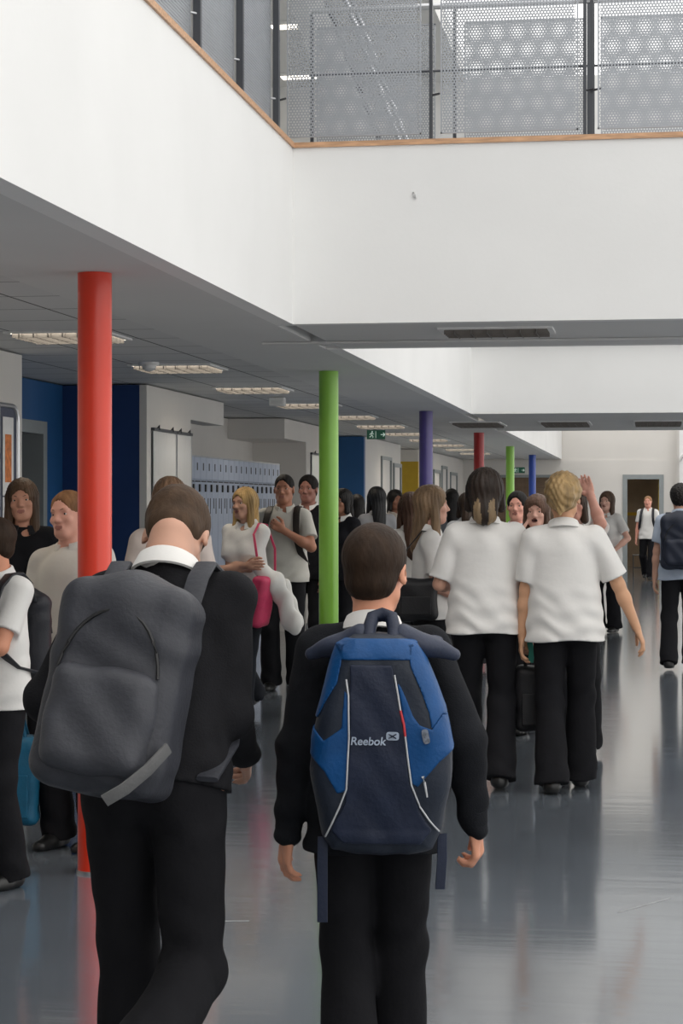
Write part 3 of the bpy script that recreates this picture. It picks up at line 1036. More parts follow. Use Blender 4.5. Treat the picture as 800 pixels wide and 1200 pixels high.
    # ---- eyes and eyebrows as parts
    if g('face', True):
        for s_ in (-1, 1):
            c = hp_(s_ * .031, .0605, .003)
            bm = bmesh.new()
            bmesh.ops.create_uvsphere(bm, u_segments=16, v_segments=12, radius=.0125 * hs)
            me = bpy.data.meshes.new('eye')
            for v in bm.verts:   # sphere poles look along the gaze
                v.co = Vector((v.co.x, v.co.z, -v.co.y))
            for f in bm.faces:
                f.smooth = True
                cc = f.calc_center_median()
                f.material_index = 1 if math.hypot(cc.x, cc.z) < .0062 * hs and cc.y > 0 else 0
            bm.to_mesh(me); bm.free()
            me.materials.append(EYEW); me.materials.append(IRIS)
            e = bpy.data.objects.new('eye', me)
            COL.objects.link(e); e.parent = root
            e.matrix_local = Matrix.Translation(c) @ Matrix([list(r) for r in HR]).to_4x4()
            bb = MB()
            bb.tube([hp_(s_ * .016, .082, .0225), hp_(s_ * .030, .079, .0265), hp_(s_ * .047, .067, .0225)], [.0018, .0024, .0014], 6)
            bb.build('eyebrow', pm('hairshort', tuple(c * .7 for c in g('hair', ('short', (.02, .012, .008)))[1])), root, smooth=True)

    # ---- hair
    style, hcol = g('hair', ('short', (.02, .012, .008)))[:2]
    if style:
        lo, hi = hc - .22, hc + .22
        lo[2] -= .22
        Hf = Field(lo, hi, min(res, .0065 if res < .01 else res))
        bulk = {'short': .0, 'crop': -.005, 'long': .004, 'bob': .008, 'up': .012, 'curly': .012}[style]
        Hf.add(he((0, -.018, .034), (.083 + bulk, .103 + bulk, .091 + bulk)), .01)
        down = V3((0, 0, -1.0))
        if style in ('long', 'bob'):
            Ln = g('hlen', .26 if style == 'long' else .13)
            b0 = hp_(0, -.055, .0)
            Hf.add(cap(b0, b0 + T @ (V3((0, -.045, -Ln)) * hs), .080 * hs, .064 * hs, (HR[:, 1], .66)), .03)
            for s_ in (-1, 1):
                a_ = hp_(s_ * .062, .0, .02)
                Hf.add(cap(a_, a_ + T @ (V3((s_ * .016, .012, -Ln * .92)) * hs), .032 * hs, .026 * hs), .02)
        elif style in ('short', 'crop'):
            Hf.add(he((0, -.045, -.03), (.068, .060, .055)), .02)
        elif style == 'up':
            Hf.add(he((0, -.045, -.025), (.066, .060, .050)), .02)
            Hf.add(he((.016, -.105, .005), (.066, .048, .075)), .025)
            Hf.add(he((.01, -.125, -.055), (.020, .018, .035)), .02)
        elif style == 'curly':
            Hf.add(he((0, -.045, -.02), (.078, .068, .062)), .02)
        fz = g('fringe', -.014 if style in ('short', 'crop') else 0.0)   # >0: fringe covers more forehead
        Hf.add(he((0, .105, -.030 - fz), (.060, .072, .098)), .012, 's')
        if style in ('short', 'crop', 'curly', 'up'):
            for s_ in (-1, 1):
                Hf.add(he((s_ * .086, .022, -.045), (.030, .048, .050)), .012, 's')
            zz = hp_(0, -.05, -.074); nn = HR @ nrm((0, .35, -1))
            Hf.cut(lambda X, Y, Z: (X - zz[0]) * nn[0] + (Y - zz[1]) * nn[1] + (Z - zz[2]) * nn[2])
        amp = {'short': .0012, 'crop': .001, 'long': .0035, 'bob': .0035, 'up': .003, 'curly': .008}[style]

        def hd_(x, y, z):
            q = (np.stack([x, y, z], 1) - hc) @ LH.T
            a_ = np.arctan2(q[:, 0], -q[:, 1] + .01)
            if style == 'curly':
                return amp * np.sin(q[:, 0] * 190 + 2 * np.sin(q[:, 2] * 90)) * np.sin(q[:, 1] * 170 + 1) * np.sin(q[:, 2] * 180 + 2)
            if style == 'up':
                return amp * (np.sin(q[:, 2] * 120 + q[:, 0] * 150 + 2.5 * np.sin(q[:, 0] * 45)) + .7 * np.sin(q[:, 0] * 210 - q[:, 2] * 90))
            if style in ('short', 'crop'):
                return amp * np.sin(a_ * 31 + q[:, 2] * 80) * np.sin(q[:, 2] * 150 + a_ * 9) + .0035 * np.clip(q[:, 1] * 18, 0, 1) * np.sin(q[:, 0] * 260 + 3 * np.sin(q[:, 0] * 90)) * np.clip(q[:, 2] * 12, 0, 1)
            return amp * (np.sin(a_ * 27 + 2 * np.sin(q[:, 2] * 20)) + .5 * np.sin(a_ * 61 + q[:, 2] * 30)) * .7
        Hf.disp(hd_)
        hm = [pm('hairshort' if style in ('short', 'crop') else 'hair', hcol)]
        mf = None
        if g('streak'):
            hm.append(pm('hair', g('streak')))
            def mf(C):
                q = (C - hc) @ LH.T
                return ((np.abs(np.abs(q[:, 0] + .003 * np.sin(q[:, 2] * 60)) - .040) < .012 + .10 * np.clip(-.02 - q[:, 2], 0, .1)) & (q[:, 1] < 0) & (q[:, 2] < -.035 + .012 * np.sin(q[:, 0] * 300))).astype(int)
        Hf.mesh('hair', hm, root, mf)

    # ---- top garment
    tk, tcol = g('top', ('cotton', WHITE))
    tmat = pm(tk, tcol)
    hem = g('hem', .83); slv = g('sleeve', .72); loose = g('loose', 0.0)
    Fp = [PC, SHL, SHR, neck]
    Fp += [SHL + (EL - SHL) * min(slv, 1), SHR + (ER - SHR) * min(slv, 1)]
    if slv > 1: Fp += [WL, WR, EL, ER]
    Fp = np.array(Fp)
    lo, hi = Fp.min(0) - .20, Fp.max(0) + .20
    lo[2] = min(lo[2], tf((0, 0, hem))[2] - .04)
    C = Field(lo, hi, res)
    hz = max(hem - .08, .75)
    rh = (.172 if fem else .165) + loose
    C.add(cap(tf((-.035 * w, 0, hz)), tf((-.02 * w, 0, 1.28)), rh, (.142 + loose * .3) * bt * w, (fr, .80)), .03)
    C.add(cap(tf((.035 * w, 0, hz)), tf((.02 * w, 0, 1.28)), rh, (.142 + loose * .3) * bt * w, (fr, .80)), .03)
    if fem:
        for s_ in (-1, 1):
            C.add(ell(tf((s_ * .07, .085, 1.22)), (.065, .055, .065), T), .05)
    C.add(cap(tf((-sh + .03, -.010, 1.352)), tf((sh - .03, -.010, 1.352)), .058, .058), .06)
    C.add(cap(tf((0, -.012, 1.43)), tf((-sh + .01, -.005, 1.372)), .050, .048), .03)
    C.add(cap(tf((0, -.012, 1.43)), tf((sh - .01, -.005, 1.372)), .050, .048), .03)
    for a, e, q in ((SHL, EL, WL), (SHR, ER, WR)):
        if slv <= 1:
            u = nrm(e - a); pe = a + (e - a) * slv
            C.add(cap(a, a + (e - a) * (slv + .15), .054 * w, .064 * w + loose * .3, None, (pe, u)), .03)
        else:
            fit = g('fit', 0)
            C.add(cap(a, e, .056 * w, .054 - fit), .035)
            C.add(cap(e, q, .056 - fit, .040), .02)
    def folds(x, y, z):
        am = g('fold', .0055)
        low = np.clip((1.18 - z) / .30, 0, 1)
        a_ = np.sin(z * 62 + 2.2 * np.sin(x * 11 + 1) + 1.2 * np.sin(x * 27 + z * 9) + 2 * np.sin(y * 9)) * low
        b_ = np.sin(x * 34 + z * 16 + 1.7 * np.sin(z * 13 + x * 5)) * np.sin(z * 8 + y * 14 + 2) * (1 - low * .4)
        return am * (a_ * .85 + b_ * .9)
    C.disp(folds)
    # neck opening and hem
    zt = tf((0, 0, 1.452)); zn = T @ nrm((0, .35, 1))
    hz_ = tf((0, 0, hem)); hn = T @ V3((0, 0, -1.0))
    torso_r = sh + .10

    def cuts(X, Y, Z):
        top_ = (X - zt[0]) * zn[0] + (Y - zt[1]) * zn[1] + (Z - zt[2]) * zn[2]
        bot = (X - hz_[0]) * hn[0] + (Y - hz_[1]) * hn[1] + (Z - hz_[2]) * hn[2] + .006 * np.sin(X * 17 + 1)
        near = np.sqrt((X - hz_[0]) ** 2 + (Y - hz_[1]) ** 2) - .235
        bot = np.minimum(bot, -near * 1.0) if slv > 1 else bot
        nearn = np.sqrt((X - zt[0]) ** 2 + (Y - zt[1]) ** 2 + (Z - zt[2]) ** 2) - .16
        return np.maximum(np.minimum(top_, -nearn), bot)
    C.cut(cuts)
    shirt = C.mesh('shirt' if tk == 'cotton' else 'jumper', [tmat], root)
    # cuffs for long sleeves
    if slv > 1:
        for e, q in ((EL, WL), (ER, WR)):
            u = nrm(q - e)
            MB().tube([q - u * .05, q - u * .045, q - u * .005, q], [.036, .041, .039, .034], 16).build('cuff', tmat, root, smooth=True)
    # ---- collar
    if g('collar', True):
        cc = tf((0, -.008, 1.438))
        prof = ((.000, -.015), (-.004, .028), (.002, .034), (.010, .030), (.028, -.010), (.022, -.014), (.008, .012))
        bm = bmesh.new(); rings = []
        gap = g('collar_gap', 22)
        N = 30
        for i in range(N + 1):
            a_ = math.radians(90 + gap + (360 - 2 * gap) * i / N)
            ring = []
            fl = 1 + .35 * abs(math.cos(math.pi * i / N)) ** 6
            for (ro, zo) in prof:
                zz = (zo if zo > 0 else zo * fl) - .022 * (math.sin(a_) + .3)
                p = cc + T @ V3(((.066 * w ** .3 + ro) * math.cos(a_), (.062 + ro) * math.sin(a_), zz))
                ring.append(bm.verts.new(p))
            rings.append(ring)
        n = len(prof)
        for i in range(N):
            for k in range(n):
                bm.faces.new((rings[i][k], rings[i][(k + 1) % n], rings[i + 1][(k + 1) % n], rings[i + 1][k]))
        bm.faces.new(rings[0]); bm.faces.new(list(reversed(rings[-1])))
        b = MB(); b.bm.free(); b.bm = bm
        b.build('collar', pm('cotton', g('collar_col', tcol if tk == 'cotton' else WHITE)), root, smooth=True)
    # ---- trousers
    tc = g('trousers', BLACKC)
    lp = np.array([HL, HRj, KL, KR, QL, QR])
    lo, hi = lp.min(0) - .16, lp.max(0) + .16
    lo[2] = 0.0; hi[2] = 1.06
    Tr = Field(lo, hi, max(res, .008))
    fl = g('flare', .012 if not fem else .022)
    Tr.add(cap((-.06, 0, .94), (.06, 0, .94), .104, .104, ((0, 1, 0), .90)), .04)
    Tr.add(cap((0, 0, .98), (0, 0, 1.02), .14, .13, ((0, 1, 0), .70)), .04)
    for s_ in (-1, 1):
        Tr.add(ell((s_ * .060, -.036, .90), (.078, .078, .09)), .04)
    for h_, k_, q in ((HL, KL, QL), (HRj, KR, QR)):
        u = nrm(q - k_)
        qe = q - u * (.055 - .01)
        Tr.add(cap(h_, k_, .092, .072), .03)
        Tr.add(cap(k_, q + u * .10, .074, .074 + fl, None, (q + u * .035, u)), .03)
    Tr.disp(lambda x, y, z: .004 * np.sin(z * 40 + 2.5 * np.sin(x * 16 + y * 12) + 2 * np.sin(z * 9)) * (np.exp(-((z - .48) / .14) ** 2) + np.exp(-((z - .12) / .12) ** 2) + .5 * np.exp(-((z - .85) / .1) ** 2)))
    Tr.mesh('trousers', [pm('trouser', tc)], root)
    # ---- shoes
    for q, k_ in ((QL, KL), (QR, KR)):
        pitch = g('footpitch', 0)
        tilt = max(0, (q[2] - .085)) * 3.2
        Rf = rotm(0, math.degrees(min(tilt, .9)), 0)
        sf = Field(q - V3((.09, .17, .16)), q + V3((.09, .28, .09)), max(res * .9, .006))
        def fp(x, y, z): return q + Rf @ V3((x, y, z))
        sf.add(cap(fp(0, -.03, -.045), fp(0, .06, -.05), .042, .044), .02)
        sf.add(cap(fp(0, .06, -.052), fp(0, .155, -.06), .044, .036, (Rf[:, 2], .75)), .03)
        sf.add(cap(fp(0, -.02, -.03), fp(0, -.01, .0), .042, .044), .02)
        pz = fp(0, 0, -.078); nz = Rf @ V3((0, 0, -1.0))
        sf.cut(lambda X, Y, Z: (X - pz[0]) * nz[0] + (Y - pz[1]) * nz[1] + (Z - pz[2]) * nz[2])
        sf.mesh('shoe', [SHOE], root)
    return dict(root=root, tf=tf, T=T, S=S, hc=hc, HR=HR, WL=WL, WR=WR, EL=EL, ER=ER, SHL=SHL, SHR=SHR, sh=sh, neck=neck, hs=hs, w=w)


def rider(name, p, label, cat):
    """a worn or held thing: top-level, standing in the wearer's frame"""
    r = empty(name, p['root'].location, p['root'].rotation_euler.z)
    r.scale = p['root'].scale
    return tag(r, label, cat)


def backpack(p, label, col, col2=None, w=.30, h=.44, dep=.15, zb=.93, straps=True, side='both', tilt=0, shift=0):
    r = rider('backpack', p, label, 'backpack')
    tf, T = p['tf'], p['T']
    res = .009
    back = .135
    c = tf((shift, -back - dep / 2, zb + h / 2))
    R = T @ rotm(0, 0, tilt)
    F = Field(c - .42, c + .42, res)
    F.add(rbox(c, (w / 2, dep / 2, h / 2), .06, R), .01)
    F.add(ell(c + R @ V3((0, 0, h * .33)), (w * .46, dep * .5, h * .24), R), .03)
    F.disp(lambda x, y, z: .003 * np.sin(x * 40 + z * 30 + 2 * np.sin(z * 20)))
    F.mesh('pack_body', [pm('nylon', col)], r)
    F = Field(c - .42, c + .42, res)
    F.add(rbox(c + R @ V3((0, -dep * .42, -h * .18)), (w * .40, dep * .28, h * .25), .045, R), .01)
    F.disp(lambda x, y, z: .003 * np.sin(x * 50 + z * 40))
    F.mesh('front_pocket', [pm('nylon', col2 or col)], r)
    zp = [c + R @ V3((w * .38 * math.cos(a), -dep * .50 - .004, -h * .02 + h * .36 * math.sin(a))) for a in [math.radians(x) for x in range(10, 171, 10)]]
    MB().tube(zp, .004, 6).build('zipper', M['black'], r, smooth=True)
    MB().tube([c + R @ V3((x, dep * .15, h * .5 + z)) for x, z in ((-.04, -.01), (-.03, .03), (.03, .03), (.04, -.01))], .008, 8).build('handle', pm('nylon', BLACKC), r, smooth=True)
    if straps:
        for s_ in ((-1, 1) if side == 'both' else ((-1,) if side == 'L' else (1,))):
            x = s_ * .105
            fro = [(x * .9, -.14, zb + h * .92), (x, -.105, 1.40), (x * 1.02, -.05, 1.445), (x * 1.05, .02, 1.440), (x * 1.1, .085, 1.39), (x * 1.18, .135, 1.30),
                   (x * 1.25, .150, 1.20), (x * 1.45, .12, 1.10), (x * 1.62, .03, 1.02), (x * 1.5, -.10, zb + .06)]
            MB().tube([tf(q) for q in fro], .01, 12, flat=(.027, .007, tuple(T[:, 0]))).build('shoulder_strap', pm('nylon', col), r, smooth=True)
    return r

# ------------------------------------------------------------ the people
BR, DK, MB_, BL = (.030, .017, .010), (.010, .008, .007), (.085, .048, .026), (.42, .27, .11)
CREAM, PALE = (.60, .585, .55), (.55, .60, .68)
LS = ((-.10, 0.0, .082), (.10, 0.02, .082))
WALK = ((-.09, -.24, .15), (.09, .20, .085))
WALK2 = ((-.09, .20, .085), (.09, -.24, .15))
boy = person('boy in a dark jumper with short brown hair walking away, nearest in the middle', 437, 4.9, 1.475, 5, hair=('short', BR), head=(-16, 4, 0), hs=1.10,
             top=('wool', (.012, .013, .016)), sleeve=2, hem=.80, armL=(-.245, .0, .84), armR=(.29, .0, .87), poleL=(-.5, -1, 0), poleR=(.6, -1, 0),
             legs=((-.055, -.08, .10), (.06, .14, .085)), res=.0055, curlL=30, curlR=48, nL=(1, .5, 0), nR=(-1, .3, 0), w=1.0, fit=-.006,
             skin=rgb(225, 160, 130), flare=.02)
lean = person('person in a black jumper leaning forward under a big grey backpack', 180, 4.6, 1.66, -2, hair=('short', (.060, .035, .020)), head=(6, 42, 0), lean=15,
              top=('wool', (.012, .012, .014)), sleeve=2, hem=.91, armL=(-.20, .22, 1.02), armR=(.15, .27, 1.03), poleL=(-.5, -1, .1), poleR=(.05, -1, 0),
              legs=((-.09, .10, .085), (.07, -.40, .34)), res=.007, w=1.0, fit=-.004)
backpack(lean, 'bulky dark grey backpack on the leaning person', (.038, .040, .049), (.050, .052, .062), w=.32, h=.49, dep=.20, zb=.86, tilt=7, shift=-.03)
_pk = [o for o in bpy.data.objects if o.name.startswith('backpack')][-1]
MB().tube([lean['tf'](q) for q in ((.0, -.370, .835), (.045, -.372, .862), (.09, -.362, .905), (.125, -.33, .96))], .01, 12,
          flat=(.015, .005, (0, -.3, 1))).build('trim_strap', pm('nylon', (.13, .13, .13)), _pk, smooth=True)
sch = person('boy in glasses and white shirt at the left edge, arm across his waist', -5, 8.0, 1.49, 152, hair=('short', BR), head=(-38, 4, 0), top=('cotton', WHITE),
             armL=(.02, .27, 1.02), poleL=(-1, -.5, -.3), armR=(.1, .30, 1.0), legs=LS, res=.006, skin=rgb(215, 150, 120), fringe=.01)
backpack(sch, 'black backpack on the boy at the left edge', (.012, .013, .018), w=.28, h=.42, dep=.12)
ging = person('ginger haired boy in a pale shirt half hidden by the red column', 92, 8.9, 1.61, 163, hair=('crop', (.20, .10, .045)), top=('cotton', (.52, .50, .46)),
              side=5, armR=(.29, .08, .82), armL=(-.26, .06, .82), loose=.012, hem=.80, res=.007, legs=LS, skin=rgb(215, 160, 140), w=1.05)
drk = person('girl with long brown hair in a black top beside the noticeboard', 28, 10.9, 1.68, 194, fem=True, hair=('long', MB_, ), hlen=.30, top=('wool', (.010, .010, .012)), sleeve=2,
             head=(-4, 0, 4), collar_col=(.010, .010, .012), armR=(.2, .1, .85), legs=LS, res=.006, skin=rgb(205, 150, 125))
gho = person('girl with long light brown hair in a pale shirt facing the whiteboards', 199, 10.2, 1.68, 8, fem=True, hair=('long', (.17, .10, .06)), hlen=.30, top=('cotton', (.58, .50, .46)),
             legs=LS, face=False, w=1.05)
blo = person('girl with blonde hair and crossed arms in front of the lockers', 288, 14.4, 1.66, 158, fem=True, hair=('long', BL), hlen=.27, head=(-10, 0, 4), fringe=-.004,
             armR=(-.15, .19, 1.13), armL=(.12, .22, 1.10), poleR=(1, -.3, -.7), poleL=(-1, -.3, -.7), legs=WALK2, res=.006, trousers=(.016, .018, .024), hem=.88, curlL=15, curlR=15,
             bendR=(0, 0, 0))
man = person('young man in a cream polo shirt holding his backpack strap', 333, 16.4, 1.79, 178, hair=('crop', DK), top=('cotton', (.56, .54, .49)), armL=(-.04, .19, 1.26), poleL=(-1, -.2, -.8),
             armR=(.24, .04, .82), legs=LS, res=.007, curlL=60, skin=rgb(180, 125, 100), loose=.01, hem=.86, nL=(0, -1, 0))
backpack(man, 'dark brown backpack worn by the young man in the cream polo', (.02, .015, .013), w=.26, h=.4, dep=.12)
person('person all in black clothes standing behind the young man in the cream polo', 361, 17.6, 1.80, 172, hair=('short', DK), top=('wool', (.010, .010, .012)), sleeve=.8, res=.007, legs=LS,
       skin=rgb(160, 110, 95), w=1.08, armL=(-.2, .12, .86))
person('dark haired person in dark clothes half hidden behind the lime green column', 401, 18.8, 1.68, 150, hair=('bob', DK), fem=True, top=('wool', (.012, .012, .015)), sleeve=2, res=.009, legs=LS, skin=rgb(170, 120, 95))
person('dark haired person in black seen from behind, right of the lime green column', 418, 22, 1.64, 15, hair=('bob', DK), fem=True, top=('wool', (.014, .014, .018)), sleeve=2, res=.012, legs=LS, face=False)
person('girl with long black hair in a grey shirt above the boy with the blue backpack', 441, 19.8, 1.71, 30, hair=('long', (.006, .006, .007)), fem=True, top=('cotton', (.24, .24, .25)), res=.009, legs=LS, face=False)
person('dark haired girl in a beige top in front of the yellow wall', 463, 23, 1.70, 215, hair=('bob', DK), fem=True, top=('cotton', (.42, .38, .34)), res=.012, legs=LS, skin=rgb(150, 105, 85))
person('girl with long chestnut hair, back turned, just left of the girl in profile', 481, 13.6, 1.62, 25, hair=('long', (.06, .028, .016)), fem=True, top=('cotton', (.5, .48, .45)), res=.007, legs=LS, face=False, hlen=.32)
pro = person('girl in profile facing right with light brown hair and a white shirt', 505, 11.7, 1.65, -82, fem=True, hair=('long', (.20, .13, .075)), hlen=.24, head=(8, 0, 0), res=.006, legs=WALK,
             armR=(.12, .26, 1.02), poleR=(.3, -1, -.4), armL=(-.1, .3, 1.1), skin=rgb(215, 165, 145), hem=.90, fringe=-.004)
person('black haired person with a dark top in the crowd under the far doors', 529, 24, 1.72, 10, hair=('long', (.008, .007, .007)), fem=True, top=('cotton', (.16, .17, .19)), res=.012, legs=LS, face=False)
person('person with dark hair and a white shirt between the profile girl and the dark bob', 547, 18.5, 1.64, 12, hair=('bob', BR), fem=True, top=('cotton', (.5, .5, .5)), res=.009, legs=LS, face=False)
w1 = person('woman with a dark bob and blonde streaks in a white shirt walking away', 568, 10.75, 1.71, 4, fem=True, w=1.10, hair=('bob', (.022, .014, .010)), hlen=.095, streak=(.20, .14, .08),
            armL=(-.19, .25, 1.08), poleL=(-.35, -1, -.3), armR=(.25, .02, .80), legs=((-.10, .22, .085), (.08, -.10, .095)), res=.0065, loose=.012, hem=.84, sleeve=.9,
            collar_gap=20, curlR=55, hs=1.09, face=False, fold=.007, flare=.02)
w2 = person('woman with fair hair pinned up in a white polo shirt, right arm swinging out', 662, 10.6, 1.69, 2, fem=True, w=1.12, hair=('up', (.33, .22, .10)), head=(-14, 0, 0),
            armL=(-.24, .04, .80), armR=(.40, .02, .84), poleR=(.7, -.8, 0), legs=((-.07, -.08, .085), (.08, .16, .09)), res=.0065, loose=.012, hem=.82, sleeve=.85,
            face=False, curlR=25, hs=1.06, fold=.006, flare=.024, skin=rgb(215, 165, 130), side=-1)
person('laughing girl with brown hair, a hand on her cheek, behind the two women', 629, 13.3, 1.60, 172, fem=True, hair=('bob', (.12, .065, .042)), mouth=.7, armR=(.10, .11, 1.44), poleR=(.6, 0, -1), res=.006, legs=LS, skin=rgb(238, 185, 165), hlen=.2, fringe=.01, curlR=8, curlL=8, nR=(-1, -.6, 0), nL=(1, -.6, 0))
person('girl with one hand raised high behind the woman with pinned up fair hair', 670, 12.2, 1.66, 188, fem=True, hair=('bob', (.07, .045, .03)), armL=(-.105, .10, 1.64), poleL=(-.15, 1, -.5), armR=(.2, .1, .9),
       res=.006, legs=LS, curlL=4, skin=rgb(225, 165, 145), nL=(.3, 1, 0))
far = person('smiling girl with long brown hair by the end wall, left of the doorway', 711, 23.8, 1.69, 158, fem=True, hair=('long', (.10, .06, .038)), hlen=.32, mouth=0, armL=(-.16, .2, .98), poleL=(-1, -.4, 0),
             armR=(.2, .1, .85), res=.008, legs=LS, hem=.86, skin=rgb(235, 185, 165))
fb = person('fair haired boy with a backpack walking out of the far doorway', 759, 39.9, 1.70, 170, hair=('crop', (.30, .16, .08)), legs=WALK2, res=.013, skin=rgb(225, 160, 140), armL=(-.22, .1, .86))
backpack(fb, 'black backpack on the boy in the far doorway', (.012, .013, .018), w=.26, h=.4, dep=.12)
rp = person('curly haired person in a pale blue shirt walking away at the right edge', 797, 18.4, 1.72, -3, hair=('curly', DK), top=('cotton', (.44, .50, .60)), legs=((-.10, -.14, .10), (.09, .14, .085)),
            res=.007, face=False, loose=.012, w=1.05)
backpack(rp, 'navy backpack on the curly haired person at the right edge', (.014, .018, .032), w=.34, h=.50, dep=.18, zb=.93)
person('dark haired person with a flushed face and pale blue shirt behind the lime post', 606, 15.2, 1.64, 172, hair=('short', DK), top=('cotton', PALE), res=.007, legs=LS, skin=rgb(235, 170, 150))

# glasses of the boy at the left edge, worn: part of the head in motion but a thing of its own
gl = rider('glasses', sch, 'thin dark glasses on the boy at the left edge', 'glasses')
hq = lambda x, y, z: sch['hc'] + sch['HR'] @ V3((x, y, z))
for s_ in (-1, 1):
    MB().tube([hq(s_ * .032 + .019 * math.cos(a), .089 - .004 * abs(math.cos(a)), .002 + .014 * math.sin(a)) for a in [k * math.pi / 8 for k in range(16)]], .0014, 6, closed=True).build('rim', M['black'], gl)
    MB().tube([hq(s_ * .052, .084, .004), hq(s_ * .078, .06, .004), hq(s_ * .080, -.01, .0)], .0014, 6).build('temple', M['black'], gl)
MB().tube([hq(-.012, .090, .004), hq(.012, .090, .004)], .0014, 6).build('bridge', M['black'], gl)

# ------------------------------------------------------------ the big blue backpack
def poly2(pts):
    P = [V3(p) for p in pts]

    def f(X, Z):
        X, Z = np.broadcast_arrays(X, Z)
        d = np.full(X.shape, 1e9); sgn = np.ones(X.shape)
        for i in range(len(P)):
            a, b = P[i], P[i - 1]
            ex, ez = b - a
            wx, wz = X - a[0], Z - a[1]
            t = np.clip((wx * ex + wz * ez) / (ex * ex + ez * ez + 1e-12), 0, 1)
            d = np.minimum(d, (wx - ex * t) ** 2 + (wz - ez * t) ** 2)
            c1 = Z >= a[1]; c2 = Z < b[1]; c3 = (ex * wz) > (ez * wx)
            fl = (c1 & c2 & c3) | (~c1 & ~c2 & ~c3)
            sgn = np.where(fl, -sgn, sgn)
        return sgn * np.sqrt(d)
    return f


PD = 4.60
pk = empty('backpack', G(447, PD + .09), math.radians(5))
tag(pk, 'large blue and navy backpack with silver piping on the boy in the middle', 'backpack')
def q2(px, py):          # outline measured off the photo, in metres about the pack's own axis
    return ((px - 447) / F_PX * PD, ZY(py, PD))
def z2(u, v):            # the same from an enlarged view
    return q2(340 + u / 3.636, 700 + v / 3.636)


out = poly2([q2(*p) for p in ((394, 757), (378, 812), (365, 868), (363, 905), (368, 945), (376, 984), (388, 1003), (420, 1008), (480, 1008), (508, 1001), (519, 975), (529, 925),
                              (532, 880), (522, 832), (505, 788), (492, 757), (470, 744), (415, 744))])
DP = .085
def pack(X, Y, Z, off=0.0):
    r = .055
    zc = np.clip((Z - .72) / .55, 0, 1)
    dep = DP * (.80 + .35 * np.sin(np.pi * np.clip(1.12 - zc, 0, 1)) - .12 * zc)
    a = out(X, Z) + r
    b = np.abs(Y) - dep + r
    a, b = np.broadcast_arrays(a, b)
    d = np.sqrt(np.maximum(a, 0) ** 2 + np.maximum(b, 0) ** 2) + np.minimum(np.maximum(a, b), 0) - r
    d = d + .0025 * np.sin(Z * 38 + 2 * np.sin(X * 25)) * np.cos(X * 30 + Z * 12)
    return (d - off).astype(np.float32)


def pfield(fn, name, m, res=.0042):
    F = Field((-.24, -.20, .66), (.24, .16, 1.34), res)
    X, Y, Z = F.grid((slice(None),) * 3)
    F.F = np.ascontiguousarray(np.broadcast_to(fn(X, Y, Z), tuple(F.n))).astype(np.float32)
    return F.mesh(name, [m], pk)


NAVY = pm('nylon', (.012, .018, .040)); NAVY2 = pm('nylon', (.016, .022, .036)); BLUE = pm('nylon', (.002, .060, .20)); GREYN = pm('nylon', (.032, .040, .068))
pfield(lambda X, Y, Z: pack(X, Y, Z), 'pack_body', NAVY2)
def panel(pts, name, m, off=.004, front=True):
    pf = poly2([z2(*p) for p in pts])

    def fn(X, Y, Z):
        a = pack(X, Y, Z, off)
        b = pf(X, Z)
        d = np.maximum(np.maximum(a, b), -pack(X, Y, Z, off - .014))
        return np.maximum(d, Y - .03)
    return pfield(fn, name, m, .0035)


panel(((168, 190), (250, 180), (480, 180), (548, 190), (520, 268), (225, 270)), 'blue_top_band', BLUE)
panel(((172, 200), (245, 200), (225, 272), (205, 370), (155, 450), (118, 520), (60, 520), (110, 380)), 'blue_side_panel', BLUE)
panel(((50, 545), (92, 555), (150, 614), (225, 560), (238, 400), (256, 420), (258, 600), (246, 830), (205, 842), (150, 745), (60, 655)), 'blue_side_panel', BLUE)
panel(((500, 200), (545, 200), (620, 320), (700, 450), (720, 520), (655, 500), (610, 562), (600, 500), (560, 390), (520, 300)), 'blue_side_panel', BLUE)
panel(((462, 360), (478, 380), (505, 440), (530, 505), (560, 545), (610, 562), (655, 500), (720, 520), (720, 640), (640, 705), (548, 812), (524, 790), (508, 690), (490, 520)), 'blue_side_panel', BLUE)
panel(((262, 290), (440, 290), (470, 430), (500, 600), (515, 780), (560, 920), (610, 1000), (560, 1060), (230, 1060), (175, 1000), (240, 880), (262, 600)), 'front_pocket', NAVY, .006)


def surf(x, z, off=.004):
    y = np.linspace(-.2, 0, 400)
    d = pack(np.full(400, x), y, np.full(400, z), off)
    i = np.nonzero(d < 0)[0]
    return float(y[i[0]]) if len(i) else -.08


def piping(pts, m, name='piping', r=.0022, off=.007):
    P = [z2(*p) for p in pts]
    Q = []
    for a, b in zip(P[:-1], P[1:]):
        for k in range(6):
            t = k / 6
            Q.append((a[0] + (b[0] - a[0]) * t, a[1] + (b[1] - a[1]) * t))
    Q.append(P[-1])
    return MB().tube([(x, surf(x, z, off), z) for x, z in Q], r, 8).build(name, m, pk, smooth=True)


SILV = mat('silver piping', (.55, .56, .58), .4, .2, noise=.05)
REDP = mat('red piping', (.55, .04, .05), .5, noise=.05)
piping(((246, 350), (256, 420), (258, 600), (246, 820), (215, 900), (178, 980), (152, 1032)), SILV)
piping(((452, 330), (468, 420), (477, 480)), SILV)
piping(((477, 480), (492, 540), (498, 590)), REDP, 'red_piping', .003)
piping(((498, 590), (508, 680), (524, 800), (560, 895), (600, 955), (640, 1006)), SILV)


def on_pack(name, bm_fn, m):
    o = bm_fn.build(name, m, pk)
    return o


